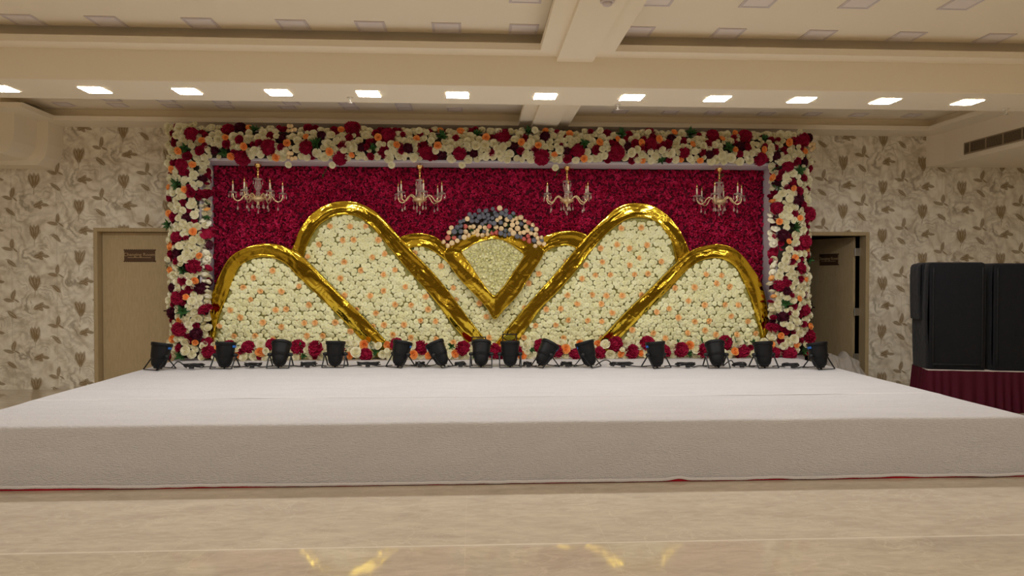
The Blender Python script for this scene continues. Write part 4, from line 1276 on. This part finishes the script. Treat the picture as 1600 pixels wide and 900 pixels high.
# ================================================================== CABLES
def cable(label, a, b, seed, coil=True, hump=0.0):
    rd = random.Random(seed)
    pts = []
    mid = (a + b) / 2; L = (b - a).length
    z0 = ZS + .018
    def wob(t): return Vector((0, .03 * math.sin(t * 9 + seed) + .02 * math.sin(t * 17 + seed), 0))
    for k in range(8):
        t = k / 7 * .36; q = a.lerp(b, t) + wob(t); pts.append((q.x, q.y, z0 + hump * math.sin(PI * k / 7)))
    if coil:
        turns = 3; rx = min(.16, L * .22); ry = .055
        for k in range(turns * 14):
            an = 2 * PI * k / 14; sc_ = 1 + rd.uniform(-.16, .16)
            pts.append((mid.x - rx * math.cos(an) * sc_, mid.y + ry * math.sin(an) * sc_, z0 + .003 + .012 * (k / 14) + rd.uniform(0, .01)))
    for k in range(8):
        t = .64 + k / 7 * .36; q = a.lerp(b, t) + wob(t); pts.append((q.x, q.y, z0))
    s = []
    P3 = [Vector(p) for p in pts]
    for i in range(len(P3) - 1):
        p0, p1, p2, p3 = P3[max(i - 1, 0)], P3[i], P3[i + 1], P3[min(i + 2, len(P3) - 1)]
        for k in range(3):
            t = k / 3
            s.append(0.5 * ((2 * p1) + (p2 - p0) * t + (2 * p0 - 5 * p1 + 4 * p2 - p3) * t * t + (3 * p1 - p0 - 3 * p2 + p3) * t ** 3))
    s.append(P3[-1])
    mb = MB(); mb.tube(s, .0062, 6)
    org = Vector((mid.x, mid.y, ZS))
    root = thing('power_cable', label, 'cable', org, 'black cables between the stage lights')
    obj('cord', mb, M['rubber'], root, smooth=True)
    if coil:
        m2 = MB(); m2.bbox(mid.x - .02, mid.x + .03, mid.y - .085, mid.y - .055, ZS + .012, ZS + .04, .004)
        obj('plug', m2, M['rubber'], root)
ords = ['first and second', 'second and third', 'third and fourth', 'fourth and fifth', 'fifth and sixth', 'sixth and seventh', 'seventh and eighth', 'eighth and ninth', 'ninth and tenth', 'tenth and eleventh', 'eleventh and twelfth', 'twelfth and thirteenth', 'thirteenth and fourteenth']
for i in range(13):
    if i == 6: continue
    a = LOCS[i] + Vector((.10, .02, 0)); b = LOCS[i + 1] + Vector((-.10, .02, 0))
    cable('black cable lying between the %s stage lights from the left' % ords[i], a, b, i * 3 + 1, True, .07 if i in (0, 9, 11) else 0)

# ================================================================== LOUDSPEAKERS ON THEIR RISER
pF0 = P(1450, 578, Z=ZS); pF1 = P(1600, 581, Z=ZS); pB0 = P(1427, 568, Z=ZS)
dirf = (pF1 - pF0).normalized()
pF1 = pF0 + dirf * 2.0
pB0 = Vector((pB0.x, pB0.y, ZS))
nrm = Vector((-dirf.y, dirf.x, 0))
dep = (pB0 - pF0).dot(nrm)
pB1 = pF1 + nrm * dep; pBm = pB0
pB1.y = min(pB1.y, YW - .03); pBm.y = min(pBm.y, YW - .03)
pF1.x = min(pF1.x, XR - .05); pB1.x = min(pB1.x, XR - .05)
riser = thing('speaker_riser', 'low riser with a pleated maroon skirt under the black loudspeakers', 'riser', (pF0.x, pF0.y, 0))
poly = [(pF0.x, pF0.y), (pF1.x, pF1.y), (pB1.x, pB1.y), (pB0.x, pB0.y)]
tp = MB(); tp.prism_xy(poly, ZS - .02, ZS)
obj('riser_top', tp, M['riser_top'], riser)
sk = MB()
path = [Vector((p[0], p[1], 0)) for p in (poly[3], poly[0], poly[1])]
pts = []
for a, b in zip(path[:-1], path[1:]):
    n_ = max(2, int((b - a).length / .012)); nn = Vector(((b - a).y, -(b - a).x, 0)).normalized()
    for k in range(n_): pts.append((a.lerp(b, k / n_), nn))
pts.append((path[-1], nn))
vs = []; NV = 8
for i, (p, nn) in enumerate(pts):
    s = i * .012
    for j in range(NV + 1):
        v = j / NV
        am = (.006 + .024 * v) * (math.sin(s * 62 + 2 * math.sin(s * 9)) * .6 + .4 * noise.noise((s * 12, v * 1.2, 0)))
        q = p + nn * (am + .012 + .03 * v); vs.append((q.x, q.y, (ZS - .008) * (1 - v) + .004 + .006 * abs(noise.noise((s * 4, 0, 0)))))
sk.add(vs, [(i * (NV + 1) + j, (i + 1) * (NV + 1) + j, (i + 1) * (NV + 1) + j + 1, i * (NV + 1) + j + 1) for i in range(len(pts) - 1) for j in range(NV)])
obj('pleated_skirt', sk, M['maroon_skirt'], riser, smooth=True)['label'] = 'maroon pleated skirt'


def covered_box(mb, T, w, d, h, x0=0, y0=0, z0=0, seed=0):
    """a soft, slightly bulging fabric cover over a box; local x right, y back"""
    n = 14
    def pt(face, u, v):
        e = .045
        rr = lambda t: t
        if face == 'f': p = Vector((u * w, 0, v * h))
        elif face == 'l': p = Vector((0, (1 - u) * d, v * h))
        elif face == 'r': p = Vector((w, u * d, v * h))
        elif face == 'b': p = Vector(((1 - u) * w, d, v * h))
        else: p = Vector((u * w, v * d, h))
        # round the corners: clamp inward then push out by the radius
        c = Vector((min(max(p.x, e), w - e), min(max(p.y, e), d - e), min(p.z, h - e)))
        q = p - c
        if q.length > 1e-6: p = c + q.normalized() * min(q.length, e)
        bul = .010 * math.sin(PI * min(1, max(0, v))) + .008 * noise.noise((p.x * 3 + seed, p.y * 3, p.z * 2.5))
        if face == 'f': p.y -= bul
        if face in 'l': p.x -= bul
        if face in 'r': p.x += bul
        return T @ (p + Vector((x0, y0, z0)))
    for f in 'flrbt': mb.grid(lambda u, v, f=f: pt(f, u, v), n, n)


zb_ = ZS + .002
frn = Matrix(((dirf.x, nrm.x, 0, 0), (dirf.y, nrm.y, 0, 0), (0, 0, 1, 0), (0, 0, 0, 1)))
spY = 0.05
s0 = pF0 + nrm * spY
hgt = P(1490, 410, Y=s0.y).z - ZS
w1 = (P(1531, 500, Y=s0.y).x - P(1450, 500, Y=s0.y).x)
o1 = P(1450, 500, Y=s0.y)
T = Matrix.Translation((o1.x, s0.y, zb_)) @ frn
sp1 = thing('loudspeaker', 'tall black fabric covered loudspeaker, the left one, with an overhanging hood', 'loudspeaker', (o1.x, s0.y, ZS), 'covered loudspeakers on the maroon skirted riser')
mb = MB(); covered_box(mb, T, w1, .46, hgt, seed=1)
obj('fabric_cover', mb, M['cover'], sp1, smooth=True)
hz = P(1440, 499, Y=s0.y + .2).z - ZS
mb = MB()
covered_box(mb, T, .26, .33, hgt - hz - .01, x0=P(1435, 499, Y=s0.y + .15).x - o1.x - .02, y0=.12, z0=hz, seed=4)
obj('hood', mb, M['cover'], sp1, smooth=True)['label'] = 'hood of the cover over the cabinet that juts out on the left'
sm = MB()
for xx in (.05, w1 - .05): sm.tube([T @ Vector((xx, -.012, .03 + (hgt - .09) * k / 10)) for k in range(11)], .005, 6)
sm.tube([T @ Vector((.05 + (w1 - .1) * k / 8, -.013, .06)) for k in range(9)], .005, 6)
obj('cover_seam', sm, M['black_metal'], sp1, smooth=True)
o2 = P(1536, 500, Y=s0.y)
T = Matrix.Translation((o2.x, (pF0 + dirf * (o2.x - pF0.x)).y + spY, zb_)) @ frn
sp2 = thing('loudspeaker', 'tall black fabric covered loudspeaker cut off by the right edge of the picture', 'loudspeaker', (o2.x, s0.y, ZS), 'covered loudspeakers on the maroon skirted riser')
mb = MB(); covered_box(mb, T, .62, .46, hgt - .012, seed=2)
obj('fabric_cover', mb, M['cover'], sp2, smooth=True)
sm = MB()
for xx in (.05, .57): sm.tube([T @ Vector((xx, -.012, .03 + (hgt - .09) * k / 10)) for k in range(11)], .005, 6)
obj('cover_seam', sm, M['black_metal'], sp2, smooth=True)

# ================================================================== PLASTIC SHEET HEAPED IN THE DOORWAY
shp = P(1316, 552, Y=9.50)
sh = MB()
pc_ = [(1276, 568), (1290, 549), (1300, 553), (1310, 557), (1316, 548), (1326, 555), (1336, 562), (1340, 580)]
tops = [P(a, b, Y=9.5) for a, b in pc_]
xa, xb_ = max(tops[0].x, sx1 + .05, fo1 + .06), P(1343, 560, Y=9.5).x
def top_z(x):
    for a, b in zip(tops[:-1], tops[1:]):
        if a.x <= x <= b.x: return a.z + (b.z - a.z) * (x - a.x) / (b.x - a.x)
    return tops[0].z if x < tops[0].x else tops[-1].z
def sheet(u, v):
    x = xa + (xb_ - xa) * u
    h = top_z(x) * (math.sin(PI * (0.03 + .94 * v)) ** .55)
    e = min(1, min(u, 1 - u) * 9 + .25)
    q = noise.noise((u * 6, v * 5, 1)); q2 = .4 * noise.noise((u * 16, v * 12, 5))
    fold = .02 * abs(math.sin(u * 17 + v * 4 + 2 * q))
    return (x + .03 * q + .01 * q2, 9.22 + .52 * v - .05 * q2 - fold, max(.004, h * e + .03 * q * (h > .2) + .012 * q2))
sh.grid(sheet, 70, 44)
so = obj('plastic_sheet', sh, M['plastic_sheet'], smooth=True)
tag(so, 'crumpled translucent white plastic sheet heaped in front of the open door', 'plastic sheet')

# ================================================================== CEILING LIGHTS
def ceiling_panel(name, label, cx, cy, z, s, lit, group, cat='ceiling light'):
    root = thing(name, label, cat, (cx, cy, z), group)
    f = MB(); w = .022 if lit != 1 else .007; h = .008
    for a in ((-s / 2, s / 2, -s / 2, -s / 2 + w), (-s / 2, s / 2, s / 2 - w, s / 2), (-s / 2, -s / 2 + w, -s / 2 + w, s / 2 - w), (s / 2 - w, s / 2, -s / 2 + w, s / 2 - w)):
        f.box(a[0], a[1], a[2], a[3], -h, -.0005)
    me = f.mesh('lamp_trim', M['lamp_rim'] if lit == 1 else M['lamp_frame']); fix_normals(me); link('lamp_trim', me, root)
    d = MB(); q = s / 2 - w; d.add([(-q, -q, -h * .6), (q, -q, -h * .6), (q, q, -h * .6), (-q, q, -h * .6)], [(3, 2, 1, 0)])
    link('diffuser', d.mesh('diffuser', {1: M['lamp_lit'], 0: M['lamp_off'], 2: M['lamp_hall']}[lit]), root)
    return root
pa = P(147, 139.3, Z=Z_BEAM); pb = P(1385, 158.3, Z=Z_BEAM)
nth = ['first', 'second', 'third', 'fourth', 'fifth', 'sixth', 'seventh', 'eighth', 'ninth', 'tenth', 'eleventh', 'twelfth']
xsl = [P(px, 148, Z=Z_BEAM).x for px in (5, 147, 291, 435, 577, 715, 851, 986, 1120, 1253, 1385, 1511)]
yl_ = (pa.y + pb.y) / 2
dx = (P(1253, 155.5, Z=Z_BEAM).x - P(291, 141, Z=Z_BEAM).x) / 7
x2 = P(291, 141, Z=Z_BEAM).x
for k in range(12):
    ceiling_panel('ceiling_light', 'bright square ceiling light, %s from the left in the lit row' % nth[k], x2 + dx * (k - 2), yl_, Z_BEAM, .218, 1, 'row of lit square ceiling lights on the beam')
row1 = [(38, 29), (167, 32.5), (315, 35), (459, 38), (580, 41.5), (698, 45), (818, 47), (997, 49), (1137, 51), (1277, 53.5), (1415, 57), (1552, 59.5)]
yr = sum(P(a, b, Z=Z_TOP).y for a, b in row1) / 12
for k, (a, b) in enumerate(row1):
    p = P(a, b, Z=Z_TOP)
    ceiling_panel('unlit_ceiling_light', 'unlit square ceiling light before the big beam, %s from the left' % nth[k], P(a, b, Y=yr).x, yr, Z_TOP, .25, 0, 'unlit square ceiling lights in the near ceiling recess')
row2 = [(822, -6), (1028, -1), (1187, 1.5), (1345, 3), (1503, 5)]
for k, (a, b) in enumerate(row2):
    p = P(a, b, Z=Z_TOP)
    ceiling_panel('unlit_ceiling_light', 'unlit square ceiling light at the top edge of the picture, %s from the left' % nth[k], p.x, p.y, Z_TOP, .25, 0, 'unlit square ceiling lights at the top edge')
rowa = [(172, 154.5), (257, 156), (345, 158), (455, 160), (542, 161.5), (630, 163.5)]
rowb = [(125, 173), (205, 173.5), (287, 175), (367, 176), (462, 178.5), (557, 180), (637, 180.5), (712, 181.5)]
rowc = [(960, 184), (1035, 185), (1100, 185.5), (1180, 186.5), (1250, 187), (1320, 188), (1400, 189)]
for row, nm in ((rowa, 'front row left of the small beam'), (rowb, 'back row left of the small beam'), (rowc, 'back row right of the small beam')):
    for k, (a, b) in enumerate(row):
        p = P(a, b, Z=Z_TOP)
        ceiling_panel('unlit_ceiling_light', 'faint unlit ceiling light, %s from the left, %s' % (nth[k], nm), p.x, min(p.y, Y_WL - .15), Z_TOP, .2, 0, 'unlit square ceiling lights in the far ceiling recess')
for k in range(6):          # the hall's own lights over the seating, behind the viewer
    for j in range(3):
        ceiling_panel('hall_ceiling_light', 'square hall ceiling light, %s from the left in the %s row behind the viewer' % (nth[k], nth[j]), -5.4 + 2.2 * k, 2.2 - 2.8 * j, Z_TOP, .6, 2, 'hall lights behind the viewer')

# sprinklers under the beam and the ceiling dome
for px, py, lb in ((547, 152, 'small glass sprinkler hanging under the beam by the fifth bright light'), (965, 163, 'small glass sprinkler hanging under the beam left of the eighth bright light'), (1572, 170, 'small glass sprinkler at the right end of the beam')):
    p = P(px, py, Z=Z_BEAM)
    root = thing('sprinkler', lb, 'sprinkler', (p.x, min(p.y, Y_BEAM2 - .03), Z_BEAM))
    for nm, prof, mm in (('rosette', [(.03, 0), (.03, -.006), (.012, -.01)], M['white_plastic']), ('glass_bulb', [(.008, -.008), (.009, -.03), (.006, -.05), (.02, -.052), (.02, -.056), (.001, -.058)], M['crystal'])):
        q = MB(); q.lathe(prof, 12); link(nm, q.mesh(nm, mm, True), root)
p = P(949, 1, Z=Z_SOF - .045)
root = thing('smoke_detector', 'round pale smoke detector under the cross beam at the top edge', 'smoke detector', (p.x, p.y, Z_SOF - .045))
for nm, prof, mm in (('base', [(.05, 0), (.05, -.012), (.045, -.016)], M['lamp_frame']), ('dome', [(.036, -.014), (.032, -.032), (.015, -.04), (.001, -.041)], M['lamp_frame'])):
    q = MB(); q.lathe(prof, 20); link(nm, q.mesh(nm, mm, True), root)

# ================================================================== AIR GRILLE ON THE RIGHT BULKHEAD
g0 = P(1507, 232, X=xb); g1 = P(1640, 190, X=xb)
zt, zbm = P(1507, 223.5, X=xb).z, P(1507, 242, X=xb).z
vent = thing('air_grille', 'long slatted air grille in the side of the right bulkhead', 'air vent', (xb, g0.y, zbm))
ya, yb_ = g0.y, g1.y - .3
f = MB(); t = .012
f.box(xb - .01, xb - .0005, yb_, ya, zt - t, zt); f.box(xb - .01, xb - .0005, yb_, ya, zbm, zbm + t)
f.box(xb - .01, xb - .0005, ya - t, ya, zbm, zt); f.box(xb - .01, xb - .0005, yb_, yb_ + t, zbm, zt)
for yy in (P(1516, 232, X=xb).y, P(1541, 228, X=xb).y, P(1568, 222, X=xb).y, P(1598, 215, X=xb).y): f.box(xb - .011, xb - .0005, yy - .007, yy + .007, zbm, zt)
obj('grille_frame', f, M['vent'], vent)
f = MB(); f.box(xb - .0025, xb - .0004, yb_, ya, zbm, zt); obj('painted_opening_shade', f, M['vent_shade'], vent)  # flat dark sheet on the solid bulkhead, painted shade behind the slats
n_ = 8
for k in range(n_):
    z = zbm + t + (zt - zbm - 2 * t) * (k + .5) / n_
    f = MB(); f.add([(xb - .012, yb_, z - .005), (xb - .012, ya, z - .005), (xb - .003, ya, z + .003), (xb - .003, yb_, z + .003), (xb - .012, yb_, z - .007), (xb - .012, ya, z - .007), (xb - .003, ya, z + .001), (xb - .003, yb_, z + .001)],
                    [(0, 1, 2, 3), (7, 6, 5, 4), (0, 4, 5, 1), (3, 2, 6, 7), (0, 3, 7, 4), (1, 5, 6, 2)])
    obj('slat', f, M['vent'], vent)
